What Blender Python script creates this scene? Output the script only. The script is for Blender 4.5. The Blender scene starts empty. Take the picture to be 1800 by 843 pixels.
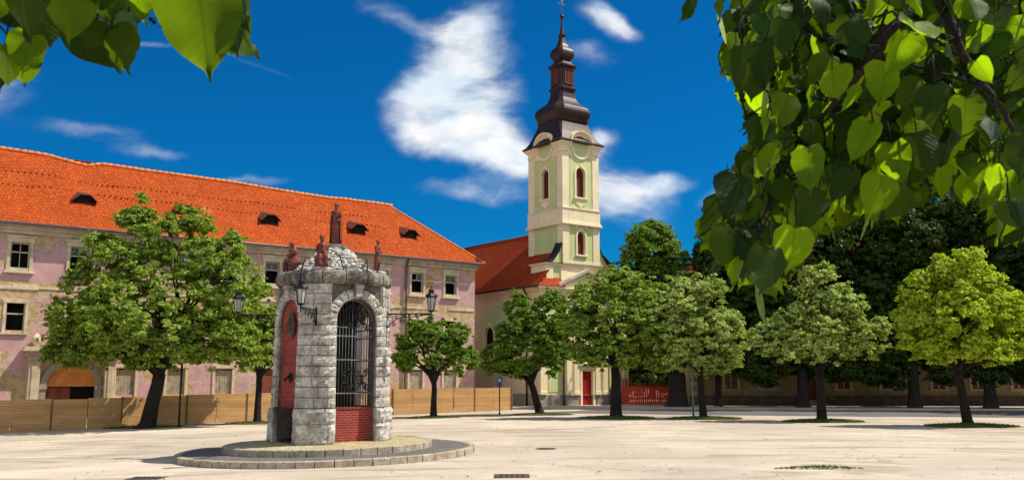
import bpy, math, random
import numpy as np
from mathutils import Vector, Matrix
random.seed(7)
RNG = np.random.default_rng(11)
R = math.radians
S = bpy.context.scene
COL = S.collection

# ------------------------------------------------------------------ camera, sky, sun, exposure
FPX, HZ, EYE = 1600.0, 662.0, 2.3
PIT = math.atan((HZ - 421.5) / FPX)
cam_d = bpy.data.cameras.new('camera'); cam = bpy.data.objects.new('camera', cam_d); COL.objects.link(cam)
cam_d.sensor_width = 36; cam_d.lens = 36 * FPX / 1800
cam.location = (0, 0, EYE); cam.rotation_euler = (math.pi / 2 + PIT, 0, 0)
cam_d.clip_start = 0.05; cam_d.clip_end = 6000
cam_d.dof.use_dof = True; cam_d.dof.focus_distance = 32; cam_d.dof.aperture_fstop = 13
S.camera = cam
S.view_settings.view_transform = 'Standard'; S.view_settings.look = 'None'
S.view_settings.exposure = 0.42; S.view_settings.gamma = 1
S.render.engine = 'CYCLES'
S.cycles.use_denoising = True
S.cycles.max_bounces = 7; S.cycles.transmission_bounces = 6; S.cycles.transparent_max_bounces = 6

SUN_EL = R(56)
sdir = Vector((1.0, 0.12, 0)).normalized() * math.cos(SUN_EL) + Vector((0, 0, math.sin(SUN_EL)))
sun_d = bpy.data.lights.new('sun', 'SUN'); sun = bpy.data.objects.new('sun', sun_d); COL.objects.link(sun)
sun_d.energy = 5.0; sun_d.angle = R(0.53); sun_d.color = (1.0, 0.93, 0.80)
sun.rotation_euler = sdir.to_track_quat('Z', 'Y').to_euler(); sun.location = (40, -20, 60)

W = bpy.data.worlds.new('World'); S.world = W; W.use_nodes = True
nt = W.node_tree; nt.nodes.clear()
def N(t, ty, **k):
    n = t.nodes.new(ty)
    for a, b in k.items(): setattr(n, a, b)
    return n
def math_(t, op, a, b=None, c=None, clamp=False):
    n = N(t, 'ShaderNodeMath', operation=op); n.use_clamp = clamp
    for i, v in enumerate((a, b, c)):
        if v is None: continue
        if isinstance(v, (int, float)): n.inputs[i].default_value = v
        else: t.links.new(v, n.inputs[i])
    return n.outputs[0]
def mixc(t, f, a, b, mode='MIX'):
    n = N(t, 'ShaderNodeMix', data_type='RGBA', blend_type=mode)
    for s, v in ((0, f), (6, a), (7, b)):
        if isinstance(v, (int, float)): n.inputs[s].default_value = v
        elif isinstance(v, (tuple, list)): n.inputs[s].default_value = (*v[:3], 1)
        else: t.links.new(v, n.inputs[s])
    return n.outputs[2]
def smooth(t, v, lo, hi, a=0.0, b=1.0):
    n = N(t, 'ShaderNodeMapRange', interpolation_type='SMOOTHSTEP')
    t.links.new(v, n.inputs[0])
    for i, x in zip((1, 2, 3, 4), (lo, hi, a, b)): n.inputs[i].default_value = x
    return n.outputs[0]

sky = N(nt, 'ShaderNodeTexSky', sky_type='NISHITA'); sky.sun_disc = False
sky.sun_elevation = SUN_EL; sky.sun_rotation = math.atan2(sdir.x, sdir.y)
sky.air_density = 1.0; sky.dust_density = 0.3; sky.ozone_density = 3.0
tc = N(nt, 'ShaderNodeTexCoord')
sep = N(nt, 'ShaderNodeSeparateXYZ'); nt.links.new(tc.outputs['Generated'], sep.inputs[0])
X, Y, Z = sep.outputs
ys = math_(nt, 'MAXIMUM', Y, 0.05)
uu = math_(nt, 'DIVIDE', X, ys); vv = math_(nt, 'DIVIDE', Z, ys)
comb = N(nt, 'ShaderNodeCombineXYZ'); nt.links.new(uu, comb.inputs[0]); nt.links.new(vv, comb.inputs[1])
wn = N(nt, 'ShaderNodeTexNoise'); wn.inputs['Scale'].default_value = 9; wn.inputs['Detail'].default_value = 4
nt.links.new(comb.outputs[0], wn.inputs['Vector'])
vs = N(nt, 'ShaderNodeVectorMath', operation='SUBTRACT'); nt.links.new(wn.outputs['Color'], vs.inputs[0]); vs.inputs[1].default_value = (0.5, 0.5, 0.5)
vm = N(nt, 'ShaderNodeVectorMath', operation='SCALE'); nt.links.new(vs.outputs[0], vm.inputs[0]); vm.inputs['Scale'].default_value = 0.06
va = N(nt, 'ShaderNodeVectorMath', operation='ADD'); nt.links.new(comb.outputs[0], va.inputs[0]); nt.links.new(vm.outputs[0], va.inputs[1])
# clouds in the direction space of the sky: (u, v, half length, half height, turn, weight)
CLOUDS = [(-0.050, 0.402, .046, .020, .15, .95), (-0.070, 0.370, .050, .028, .5, .85), (-0.040, 0.325, .050, .058, 0, 1.0),
          (-0.078, 0.283, .062, .032, -.55, 1.0), (-0.034, 0.258, .075, .026, -.25, 1.0), (0.010, 0.236, .055, .017, -.1, .75),
          (-0.100, 0.325, .050, .024, .9, .5), (0.124, 0.200, .056, .030, -.25, 1.15), (0.172, 0.219, .035, .010, .15, .75),
          (0.102, 0.262, .024, .014, .2, .8), (0.075, 0.245, .03, .03, 0, .8), (0.112, 0.405, .040, .015, -.35, .95), (0.090, 0.365, .040, .014, -.1, .45),
          (-0.135, 0.418, .050, .014, -.5, .38), (-0.03, 0.205, .070, .012, -.1, .62), (-0.404, 0.250, .045, .008, 0, .46), (-.18, .19, .03, .006, 0, .5),
          (-0.294, 0.222, .045, .008, 0, .55), (-0.47, 0.275, .070, .012, -.2, .42), (-0.40, 0.375, .14, .004, -.2, .40),
          (0.235, 0.205, .022, .014, .4, .55), (-0.68, 0.32, .12, .05, .2, .8), (0.6, 0.4, .14, .05, .2, .9), (0.9, 0.25, .2, .06, .1, .9), (-1.1, 0.4, .2, .08, .1, .9)]
tot = None
for (cu, cv, a, b, rot, w) in CLOUDS:
    mp = N(nt, 'ShaderNodeMapping', vector_type='TEXTURE')
    mp.inputs['Location'].default_value = (cu, cv, 0); mp.inputs['Rotation'].default_value = (0, 0, rot); mp.inputs['Scale'].default_value = (a * 1.08, b * 1.12, 1)
    nt.links.new(va.outputs[0], mp.inputs[0])
    ln = N(nt, 'ShaderNodeVectorMath', operation='LENGTH'); nt.links.new(mp.outputs[0], ln.inputs[0])
    s = smooth(nt, ln.outputs['Value'], 0.0, 1.55, w * 1.05, 0.0)
    tot = s if tot is None else math_(nt, 'ADD', tot, s)
tot = math_(nt, 'MINIMUM', tot, 1.25)
fm = N(nt, 'ShaderNodeMapping'); fm.inputs['Rotation'].default_value = (0, 0, .35); fm.inputs['Scale'].default_value = (0.6, 1.5, 1); nt.links.new(va.outputs[0], fm.inputs[0])
fn = N(nt, 'ShaderNodeTexNoise'); fn.inputs['Scale'].default_value = 19; fn.inputs['Detail'].default_value = 8; fn.inputs['Roughness'].default_value = 0.62
nt.links.new(fm.outputs[0], fn.inputs['Vector'])
fz = math_(nt, 'MULTIPLY_ADD', fn.outputs['Fac'], 2.1, -1.05)
dens = math_(nt, 'ADD', tot, math_(nt, 'MULTIPLY', fz, math_(nt, 'MINIMUM', math_(nt, 'MULTIPLY', tot, 1.6), 0.95)))
cf = smooth(nt, dens, 0.10, 1.50)
cf = math_(nt, 'MULTIPLY', cf, smooth(nt, Y, 0.02, 0.12))
# bright unseen cloud cover added behind the camera as white fill light
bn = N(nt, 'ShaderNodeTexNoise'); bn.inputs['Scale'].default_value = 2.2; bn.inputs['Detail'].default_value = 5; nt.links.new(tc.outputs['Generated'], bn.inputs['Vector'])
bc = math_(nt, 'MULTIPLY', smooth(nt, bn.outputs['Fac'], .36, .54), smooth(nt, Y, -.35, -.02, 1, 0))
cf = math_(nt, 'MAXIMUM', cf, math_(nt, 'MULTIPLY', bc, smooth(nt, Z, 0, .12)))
tint = mixc(nt, 1.0, sky.outputs[0], (0.012, 0.43, 0.80), 'MULTIPLY')
cn = N(nt, 'ShaderNodeTexNoise'); cn.inputs['Scale'].default_value = 14; cn.inputs['Detail'].default_value = 3; nt.links.new(comb.outputs[0], cn.inputs['Vector'])
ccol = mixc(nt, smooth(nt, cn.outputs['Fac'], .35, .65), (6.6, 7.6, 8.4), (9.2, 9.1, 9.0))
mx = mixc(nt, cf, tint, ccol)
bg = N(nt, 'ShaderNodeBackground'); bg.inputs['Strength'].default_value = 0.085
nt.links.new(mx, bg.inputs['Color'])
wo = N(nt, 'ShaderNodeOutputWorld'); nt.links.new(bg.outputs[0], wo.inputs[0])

# ------------------------------------------------------------------ survey helpers (turn measured sight lines into world points)
def ray(px, py):
    a = (px - 900) / FPX; b = (421.5 - py) / FPX
    return (a, math.cos(PIT) - b * math.sin(PIT), math.sin(PIT) + b * math.cos(PIT))
def at(px, py, y):
    d = ray(px, py); return Vector((d[0] / d[1] * y, y, EYE + d[2] / d[1] * y))
def gz(x):
    v = -0.04 * math.log1p(math.exp(-x / 2)) if x > -60 else .02 * x
    return max(v, -.8)
def ground(px, py):
    d = ray(px, py); z = 0
    for i in range(25):
        t = (z - EYE) / d[2]; z = gz(d[0] * t)
    return Vector((d[0] * t, d[1] * t, z))

# ------------------------------------------------------------------ object helpers
def tag(o, label=None, cat=None, group=None, kind=None):
    if label: o['label'] = label
    if cat: o['category'] = cat
    if group: o['group'] = group
    if kind: o['kind'] = kind
    return o
def empty(name, loc=(0, 0, 0), rz=0.0, label=None, cat=None, group=None, parent=None):
    o = bpy.data.objects.new(name, None); COL.objects.link(o); o.location = loc; o.rotation_euler = (0, 0, rz)
    o.empty_display_size = .2
    if parent: o.parent = parent
    return tag(o, label, cat, group)
def children_of(o): return list(o.children)
def copy_tree(o, parent=None):
    c = o.copy(); COL.objects.link(c); c.parent = parent
    for ch in children_of(o): copy_tree(ch, c)
    return c

class MB:
    """collects shapes into one mesh; M is the current local transform"""
    def __init__(s): s.v = []; s.f = []; s.mi = []; s.M = Matrix.Identity(4); s.cur = 0; s.sm = []
    def add(s, vs, fs, smooth=False):
        b = len(s.v)
        for p in vs: s.v.append(tuple(s.M @ Vector(p)))
        for f in fs: s.f.append(tuple(b + i for i in f)); s.mi.append(s.cur); s.sm.append(smooth)
        return s
    def box(s, x0, x1, y0, y1, z0, z1):
        return s.add([(x0, y0, z0), (x1, y0, z0), (x1, y1, z0), (x0, y1, z0), (x0, y0, z1), (x1, y0, z1), (x1, y1, z1), (x0, y1, z1)],
                     [(0, 3, 2, 1), (4, 5, 6, 7), (0, 1, 5, 4), (1, 2, 6, 5), (2, 3, 7, 6), (3, 0, 4, 7)])
    def quad(s, a, b, c, d): return s.add([a, b, c, d], [(0, 1, 2, 3)])
    def prism(s, pts, y0, y1):
        """outline pts (x, z) counterclockwise seen from -y, extruded y0..y1"""
        n = len(pts)
        vs = [(x, y0, z) for x, z in pts] + [(x, y1, z) for x, z in pts]
        fs = [tuple(range(n)), tuple(reversed(range(n, 2 * n)))]
        for i in range(n): j = (i + 1) % n; fs.append((j, i, n + i, n + j))
        return s.add(vs, fs)
    def lathe(s, prof, n=24, cx=0, cy=0, smooth=True, sx=1, sy=1, ripple=None):
        vs = []; fs = []
        for (r, z) in prof:
            for k in range(n):
                a = 2 * math.pi * k / n; rr = r * (1 + (ripple(a, z) if ripple else 0))
                vs.append((cx + rr * math.cos(a) * sx, cy + rr * math.sin(a) * sy, z))
        for i in range(len(prof) - 1):
            for k in range(n):
                k2 = (k + 1) % n
                fs.append((i * n + k, i * n + k2, (i + 1) * n + k2, (i + 1) * n + k))
        fs.append(tuple(reversed(range(n)))); fs.append(tuple(range((len(prof) - 1) * n, len(prof) * n)))
        return s.add(vs, fs, smooth)
    def tube(s, pts, rad, n=8, smooth=True):
        """pts list of Vector, rad float or list"""
        pts = [Vector(p) for p in pts]
        if isinstance(rad, (int, float)): rad = [rad] * len(pts)
        vs = []; fs = []; up = Vector((0.13, 0.31, 0.94)); prev = None
        for i, p in enumerate(pts):
            d = (pts[min(i + 1, len(pts) - 1)] - pts[max(i - 1, 0)]).normalized()
            if prev is None:
                a = d.cross(up)
                if a.length < .1: a = d.cross(Vector((1, 0, 0)))
            else: a = prev - d * prev.dot(d)
            a.normalize(); prev = a; b = d.cross(a)
            for k in range(n):
                t = 2 * math.pi * k / n; vs.append(p + (a * math.cos(t) + b * math.sin(t)) * rad[i])
        for i in range(len(pts) - 1):
            for k in range(n):
                k2 = (k + 1) % n; fs.append((i * n + k, i * n + k2, (i + 1) * n + k2, (i + 1) * n + k))
        fs.append(tuple(reversed(range(n)))); fs.append(tuple(range((len(pts) - 1) * n, len(pts) * n)))
        return s.add(vs, fs, smooth)
    def wall(s, x0, x1, z0, z1, ops, y=0.0, depth=.3, back=True):
        """front wall sheet in the plane y with real openings; ops: (a, b, c, d, arched)"""
        xs = sorted({x0, x1, *[o[0] for o in ops], *[o[1] for o in ops]}); zs = sorted({z0, z1, *[o[2] for o in ops], *[o[3] for o in ops]})
        for i in range(len(xs) - 1):
            for j in range(len(zs) - 1):
                mx_, mz = (xs[i] + xs[i + 1]) / 2, (zs[j] + zs[j + 1]) / 2
                if any(o[0] < mx_ < o[1] and o[2] < mz < o[3] for o in ops): continue
                s.quad((xs[i], y, zs[j]), (xs[i + 1], y, zs[j]), (xs[i + 1], y, zs[j + 1]), (xs[i], y, zs[j + 1]))
        for (a, b, c, d, arch) in ops:
            Y1 = y + depth
            s.quad((a, y, c), (a, Y1, c), (b, Y1, c), (b, y, c))
            top = d
            if arch:
                r = (b - a) / 2; cx = (a + b) / 2; top = d - r; n = 10
                arc = [(cx + r * math.cos(math.pi * k / n), top + r * math.sin(math.pi * k / n)) for k in range(n + 1)]
                for k in range(n):
                    p, q = arc[k], arc[k + 1]
                    s.quad((p[0], y, p[1]), (p[0], Y1, p[1]), (q[0], Y1, q[1]), (q[0], y, q[1]))
                    s.quad((p[0], y, p[1]), (p[0], y, d), (q[0], y, d), (q[0], y, q[1]))
            else: s.quad((a, y, d), (b, y, d), (b, Y1, d), (a, Y1, d))
            s.quad((a, y, c), (a, y, top), (a, Y1, top), (a, Y1, c))
            s.quad((b, y, c), (b, Y1, c), (b, Y1, top), (b, y, top))
        return s
    def ring(s, cx, cz, r0, r1, y0, y1, a0=0, a1=math.pi, n=14):
        """arched moulding in the xz plane"""
        for k in range(n):
            t0 = a0 + (a1 - a0) * k / n; t1 = a0 + (a1 - a0) * (k + 1) / n
            p = [(cx + r * math.cos(t), cz + r * math.sin(t)) for r, t in ((r0, t0), (r1, t0), (r1, t1), (r0, t1))]
            s.prism(p, y0, y1)
        return s
    def build(s, name, mats, parent=None, bevel=0, uv=True, **tg):
        me = bpy.data.meshes.new(name); me.from_pydata(s.v, [], s.f)
        if not isinstance(mats, (list, tuple)): mats = [mats]
        for m in mats: me.materials.append(m)
        if len(mats) > 1: me.polygons.foreach_set('material_index', s.mi)
        me.polygons.foreach_set('use_smooth', s.sm)
        if uv:
            L = me.uv_layers.new(name='UVMap'); data = np.zeros(len(me.loops) * 2, dtype=np.float32)
            for p in me.polygons:
                n = p.normal; t = Vector((-n.y, n.x, 0))
                if t.length < .15: t = Vector((1, 0, 0)); b = Vector((0, 1, 0))
                else: t.normalize(); b = n.cross(t)
                for li in p.loop_indices:
                    co = me.vertices[me.loops[li].vertex_index].co
                    data[2 * li] = co.dot(t); data[2 * li + 1] = co.dot(b)
            L.data.foreach_set('uv', data)
        me.update()
        o = bpy.data.objects.new(name, me); COL.objects.link(o)
        if parent: o.parent = parent
        if bevel:
            m = o.modifiers.new('bevel', 'BEVEL'); m.width = bevel; m.segments = 2; m.limit_method = 'ANGLE'
        if tg: tag(o, **tg)
        return o
def np_mesh(name, verts, faces, mat, parent=None, uvs=None, smooth=False):
    """verts (n,3), faces (m,k)"""
    me = bpy.data.meshes.new(name); n, k = faces.shape
    me.vertices.add(len(verts)); me.vertices.foreach_set('co', verts.astype(np.float32).ravel())
    me.loops.add(n * k); me.loops.foreach_set('vertex_index', faces.astype(np.int32).ravel())
    me.polygons.add(n); me.polygons.foreach_set('loop_start', np.arange(0, n * k, k, dtype=np.int32))
    if smooth: me.polygons.foreach_set('use_smooth', np.ones(n, dtype=bool))
    if uvs is not None:
        L = me.uv_layers.new(name='UVMap'); L.data.foreach_set('uv', uvs[faces.ravel()].astype(np.float32).ravel())
    me.update(calc_edges=True); me.validate()
    me.materials.append(mat)
    o = bpy.data.objects.new(name, me); COL.objects.link(o)
    if parent: o.parent = parent
    return o

# ------------------------------------------------------------------ materials
def newmat(name):
    m = bpy.data.materials.new(name); m.use_nodes = True; t = m.node_tree
    b = t.nodes['Principled BSDF']; b.inputs['Specular IOR Level'].default_value = 0.3
    return m, t, b
def noise(t, vec, scale, detail=4, rough=.55, fac=True):
    n = N(t, 'ShaderNodeTexNoise'); n.inputs['Scale'].default_value = scale; n.inputs['Detail'].default_value = detail; n.inputs['Roughness'].default_value = rough
    if vec is not None: t.links.new(vec, n.inputs['Vector'])
    return n.outputs['Fac'] if fac else n.outputs['Color']
def ocoord(t): return N(t, 'ShaderNodeTexCoord').outputs['Object']
def uvcoord(t): return N(t, 'ShaderNodeTexCoord').outputs['UV']
def mapped(t, v, sc=(1, 1, 1), rot=(0, 0, 0)):
    n = N(t, 'ShaderNodeMapping'); n.inputs['Scale'].default_value = sc; n.inputs['Rotation'].default_value = rot; t.links.new(v, n.inputs[0]); return n.outputs[0]
def bump(t, b, h, strength=.4, dist=.02):
    n = N(t, 'ShaderNodeBump'); n.inputs['Strength'].default_value = strength; n.inputs['Distance'].default_value = dist
    t.links.new(h, n.inputs['Height']); t.links.new(n.outputs[0], b.inputs['Normal'])
def scale_c(c, k): return tuple(min(1, x * k) for x in c)
def basic(name, c, rough=.8, var=.25, scale=3.0, bstr=.3, bdist=.01, fine=40, metal=0, dirt=None, streak=False):
    m, t, b = newmat(name); oc = ocoord(t)
    f = smooth(t, noise(t, oc, scale, 6, .65), .3, .7)
    col = mixc(t, f, scale_c(c, 1 - var), scale_c(c, 1 + var * .6))
    if dirt:
        v = mapped(t, oc, (3.0, 3.0, .35)) if streak else oc
        d = smooth(t, noise(t, v, 1.6, 7, .7), .52, .72)
        col = mixc(t, math_(t, 'MULTIPLY', d, .6), col, dirt)
    t.links.new(col, b.inputs['Base Color']); b.inputs['Roughness'].default_value = rough; b.inputs['Metallic'].default_value = metal
    bump(t, b, noise(t, oc, fine, 4, .6), bstr, bdist)
    return m
def brickmat(name, c1, c2, mortar, bw, rh, ms=.012, var=.4, rough=.85, bstr=.6, bdist=.015, dirt=None, offset=.5, dirt_lo=.5):
    m, t, b = newmat(name); uvn = uvcoord(t); oc = ocoord(t)
    wob = N(t, 'ShaderNodeVectorMath', operation='SCALE'); t.links.new(noise(t, oc, 2.5, 3, .5, False), wob.inputs[0]); wob.inputs['Scale'].default_value = rh * .25
    ad = N(t, 'ShaderNodeVectorMath', operation='ADD'); t.links.new(uvn, ad.inputs[0]); t.links.new(wob.outputs[0], ad.inputs[1])
    k = N(t, 'ShaderNodeTexBrick'); k.offset = offset; t.links.new(ad.outputs[0], k.inputs['Vector'])
    k.inputs['Color1'].default_value = (*c1, 1); k.inputs['Color2'].default_value = (*c2, 1); k.inputs['Mortar'].default_value = (*mortar, 1)
    k.inputs['Scale'].default_value = 1; k.inputs['Brick Width'].default_value = bw; k.inputs['Row Height'].default_value = rh
    k.inputs['Mortar Size'].default_value = ms; k.inputs['Mortar Smooth'].default_value = .3; k.inputs['Bias'].default_value = 0
    f = smooth(t, noise(t, oc, .6, 7, .7), .3, .7)
    hs = N(t, 'ShaderNodeHueSaturation'); t.links.new(k.outputs['Color'], hs.inputs['Color'])
    t.links.new(math_(t, 'MULTIPLY_ADD', f, var, 1 - var * .5), hs.inputs['Value'])
    col = hs.outputs[0]
    if dirt:
        d = smooth(t, noise(t, oc, .9, 8, .75), dirt_lo, dirt_lo + .18)
        col = mixc(t, math_(t, 'MULTIPLY', d, .7), col, dirt)
    t.links.new(col, b.inputs['Base Color']); b.inputs['Roughness'].default_value = rough
    h = math_(t, 'ADD', math_(t, 'MULTIPLY', k.outputs['Fac'], -1.0), math_(t, 'MULTIPLY', noise(t, oc, 9, 4), .9))
    bump(t, b, h, bstr, bdist)
    return m
def tilemat(name, c, c2, row=.17, wid=.13):
    """plain clay tiles: rows across the slope, UVs in metres"""
    m, t, b = newmat(name); uvn = uvcoord(t); oc = ocoord(t)
    wob = N(t, 'ShaderNodeVectorMath', operation='SCALE'); t.links.new(noise(t, oc, 1.1, 3, .5, False), wob.inputs[0]); wob.inputs['Scale'].default_value = .14
    ad = N(t, 'ShaderNodeVectorMath', operation='ADD'); t.links.new(uvn, ad.inputs[0]); t.links.new(wob.outputs[0], ad.inputs[1])
    k = N(t, 'ShaderNodeTexBrick'); k.offset = .5; t.links.new(ad.outputs[0], k.inputs['Vector'])
    k.inputs['Color1'].default_value = (*c, 1); k.inputs['Color2'].default_value = (*c2, 1); k.inputs['Mortar'].default_value = (*scale_c(c, .35), 1)
    k.inputs['Scale'].default_value = 1; k.inputs['Brick Width'].default_value = wid * 1.6; k.inputs['Row Height'].default_value = row * 1.7
    k.inputs['Mortar Size'].default_value = .02; k.inputs['Mortar Smooth'].default_value = .6
    sp = N(t, 'ShaderNodeSeparateXYZ'); t.links.new(ad.outputs[0], sp.inputs[0])
    saw = math_(t, 'FRACT', math_(t, 'DIVIDE', sp.outputs[1], row * 1.7))
    f = smooth(t, noise(t, mapped(t, oc, (1, 1, 1)), .5, 8, .7), .3, .72)
    f2 = smooth(t, noise(t, mapped(t, uvn, (3.2, 6, 1)), 1.0, 5, .8), .35, .68)
    col = mixc(t, math_(t, 'MULTIPLY', f, .45), k.outputs['Color'], scale_c(c2, .62))
    col = mixc(t, math_(t, 'MULTIPLY', f2, .30), col, scale_c(c, 1.25))
    w = N(t, 'ShaderNodeTexNoise'); w.inputs['Scale'].default_value = 2.2; w.inputs['Detail'].default_value = 9; w.inputs['Roughness'].default_value = .85; t.links.new(oc, w.inputs['Vector'])
    col = mixc(t, smooth(t, w.outputs['Fac'], .56, .68, 0, .5), col, (.10, .045, .028))
    t.links.new(col, b.inputs['Base Color']); b.inputs['Roughness'].default_value = .9; b.inputs['Specular IOR Level'].default_value = .08
    bump(t, b, math_(t, 'ADD', math_(t, 'MULTIPLY', saw, -1), math_(t, 'MULTIPLY', k.outputs['Fac'], -.5)), .9, .045)
    return m

def plaster_peel(name, c, lo=.56, brick=((.46, .27, .09), (.40, .20, .07)), zband=None, var=.2):
    """painted plaster; where it has fallen the bricks and the old render show"""
    m, t, b = newmat(name); oc = ocoord(t); uvn = uvcoord(t)
    f = smooth(t, noise(t, oc, .7, 8, .7), .3, .7)
    col = mixc(t, f, scale_c(c, 1 - var), scale_c(c, 1 + var * .5))
    stn = smooth(t, noise(t, mapped(t, oc, (1.6, 1.6, .18)), 1.3, 6, .7), .5, .75)
    col = mixc(t, math_(t, 'MULTIPLY', stn, .35), col, scale_c(c, .62))
    k = N(t, 'ShaderNodeTexBrick'); t.links.new(uvn, k.inputs['Vector'])
    k.inputs['Color1'].default_value = (*brick[0], 1); k.inputs['Color2'].default_value = (*brick[1], 1); k.inputs['Mortar'].default_value = (.42, .34, .24, 1)
    k.inputs['Scale'].default_value = 1; k.inputs['Brick Width'].default_value = .28; k.inputs['Row Height'].default_value = .09; k.inputs['Mortar Size'].default_value = .012
    old = mixc(t, smooth(t, noise(t, oc, 2.2, 5, .6), .42, .58), k.outputs['Color'], (.50, .38, .22))
    nz = noise(t, oc, .33, 9, .62)
    if zband:
        sp = N(t, 'ShaderNodeSeparateXYZ'); t.links.new(oc, sp.inputs[0])
        for (z0, wz, amt) in zband:
            g_ = smooth(t, math_(t, 'ABSOLUTE', math_(t, 'SUBTRACT', sp.outputs[2], z0)), 0, wz, amt, 0)
            nz = math_(t, 'ADD', nz, g_)
    pe = smooth(t, nz, lo, lo + .012)
    edge = smooth(t, nz, lo - .02, lo)
    col = mixc(t, math_(t, 'MULTIPLY', edge, .55), col, (.60, .47, .38))
    col = mixc(t, pe, col, old)
    cr = N(t, 'ShaderNodeTexVoronoi', feature='DISTANCE_TO_EDGE'); cr.inputs['Scale'].default_value = .42
    cv_ = N(t, 'ShaderNodeVectorMath', operation='ADD'); t.links.new(oc, cv_.inputs[0])
    sc_ = N(t, 'ShaderNodeVectorMath', operation='SCALE'); t.links.new(noise(t, oc, 2, 4, .6, False), sc_.inputs[0]); sc_.inputs['Scale'].default_value = .7; t.links.new(sc_.outputs[0], cv_.inputs[1])
    t.links.new(cv_.outputs[0], cr.inputs['Vector'])
    col = mixc(t, smooth(t, cr.outputs['Distance'], 0, .013, .35, 0), col, (.20, .13, .12))
    t.links.new(col, b.inputs['Base Color']); b.inputs['Roughness'].default_value = .9
    bump(t, b, math_(t, 'ADD', math_(t, 'MULTIPLY', pe, -1.2), math_(t, 'MULTIPLY', noise(t, oc, 18, 5), .35)), .7, .03)
    return m

def leafmat(name, dark, light, back, transl=.35, trcol=None, rough=.5):
    m = bpy.data.materials.new(name); m.use_nodes = True; t = m.node_tree; t.nodes.clear()
    g_ = N(t, 'ShaderNodeNewGeometry'); rnd = g_.outputs['Random Per Island']
    base = mixc(t, rnd, dark, light)
    base = mixc(t, g_.outputs['Backfacing'], base, back)
    d = N(t, 'ShaderNodeBsdfPrincipled'); d.inputs['Roughness'].default_value = rough; d.inputs['Specular IOR Level'].default_value = .10; t.links.new(base, d.inputs['Base Color'])
    tr = N(t, 'ShaderNodeBsdfTranslucent'); t.links.new(mixc(t, rnd, scale_c(trcol or light, .7), scale_c(trcol or light, 1.3)), tr.inputs[0])
    mxs = N(t, 'ShaderNodeMixShader'); mxs.inputs[0].default_value = transl
    t.links.new(d.outputs[0], mxs.inputs[1]); t.links.new(tr.outputs[0], mxs.inputs[2])
    o = N(t, 'ShaderNodeOutputMaterial'); t.links.new(mxs.outputs[0], o.inputs[0])
    return m

M = {}
M['cream'] = basic('cream_render', (.74, .55, .36), .85, .12, .8, .2, .01, dirt=(.42, .32, .22), streak=True)
M['cream_old'] = basic('old_cream_render', (.58, .48, .32), .9, .3, 1.5, .5, .02, dirt=(.30, .22, .13))
M['tower_cream'] = basic('tower_cream', (.82, .69, .45), .85, .08, .8, .15, .01, dirt=(.56, .44, .31), streak=True)
M['pale_yellow'] = basic('pale_yellow_render', (.82, .73, .44), .85, .10, .6, .15, .01, dirt=(.55, .45, .28), streak=True)
M['green'] = basic('green_render', (.55, .59, .27), .85, .10, .6, .2, .01, dirt=(.30, .38, .17), streak=True)
M['plinth'] = basic('grey_plinth', (.30, .25, .20), .9, .2, 1.2, .4, .02)
M['plinth_dark'] = basic('dark_plinth', (.17, .11, .07), .9, .4, 1.5, .5, .03)  # simply a darker tone than the grey plinth
M['pink'] = plaster_peel('pink_plaster', (.52, .305, .30), .525, zband=[(7.45, .75, .15), (3.6, .55, .10), (0.5, 1.2, .06)])
M['cornice_old'] = basic('weathered_cornice', (.50, .42, .31), .9, .25, 1.2, .4, .02, dirt=(.22, .17, .13))
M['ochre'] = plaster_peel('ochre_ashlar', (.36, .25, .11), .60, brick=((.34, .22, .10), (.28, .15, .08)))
M['orange_tile'] = tilemat('orange_clay_tiles', (.44, .082, .015), (.29, .042, .009))
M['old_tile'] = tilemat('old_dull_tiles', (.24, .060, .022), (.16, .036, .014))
M['red_tile'] = tilemat('red_clay_tiles', (.40, .060, .015), (.27, .036, .010))
M['dormer'] = basic('dark_dormer_tiles', (.13, .035, .018), .85, .5, 4, .5, .03)  # dark brown hoods, darker than the roof tiles around them
M['ridge_tile'] = basic('ridge_tile', (.66, .20, .05), .8, .3, 3, .4, .02)
M['black'] = basic('dark_room', (.012, .010, .010), .9, .1)  # near-black: darkness of unlit interiors put into the colour; also black fittings
M['glass'] = basic('old_glass', (.07, .08, .09), .15, .5, 1.5, 0.02, .001)
M['copper'] = basic('brown_copper_sheet', (.036, .018, .016), .48, .35, 1.2, .25, .01, 14, metal=.25, dirt=(.075, .042, .036), streak=True)
M['copper_red'] = basic('red_brown_shutter', (.16, .035, .02), .55, .3, 4)
M['iron'] = basic('wrought_iron', (.018, .017, .017), .45, .4, 8, .2, .003, metal=.5)
M['grille'] = basic('grey_iron_bars', (.20, .20, .20), .5, .3, 8, .2, .003, metal=.4)
M['terracotta'] = basic('rust_brown_statue', (.17, .042, .024), .6, .55, 9, .5, .01, 40, dirt=(.06, .022, .016))
M['lamp_glass'] = basic('lamp_glass', (.38, .37, .34), .2, .2, 4, .02, .001)
M['brick_red'] = brickmat('red_brick', (.38, .024, .018), (.22, .016, .013), (.30, .15, .12), .22, .075, .010, .5, dirt=(.12, .02, .015))
M['tan_board'] = None
M['sign_blue'] = basic('blue_sign_face', (.03, .13, .42), .4, .1)
M['white_paint'] = basic('white_paint', (.75, .75, .72), .5, .05)
M['post_dark'] = basic('dark_post', (.02, .024, .022), .5, .3, 6, metal=.3)
M['post_green'] = basic('green_grey_post', (.06, .16, .15), .5, .3, 6)
M['door_red'] = basic('red_door_paint', (.34, .012, .012), .5, .25, 3, .2)
M['net'] = basic('orange_red_netting', (.80, .085, .035), .7, .3, 3)
M['sash'] = basic('grey_sash', (.42, .38, .33), .7, .3, 3)
M['rust_shutter'] = basic('rusty_shutter', (.20, .055, .025), .75, .4, 3, dirt=(.12, .05, .03))
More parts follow.
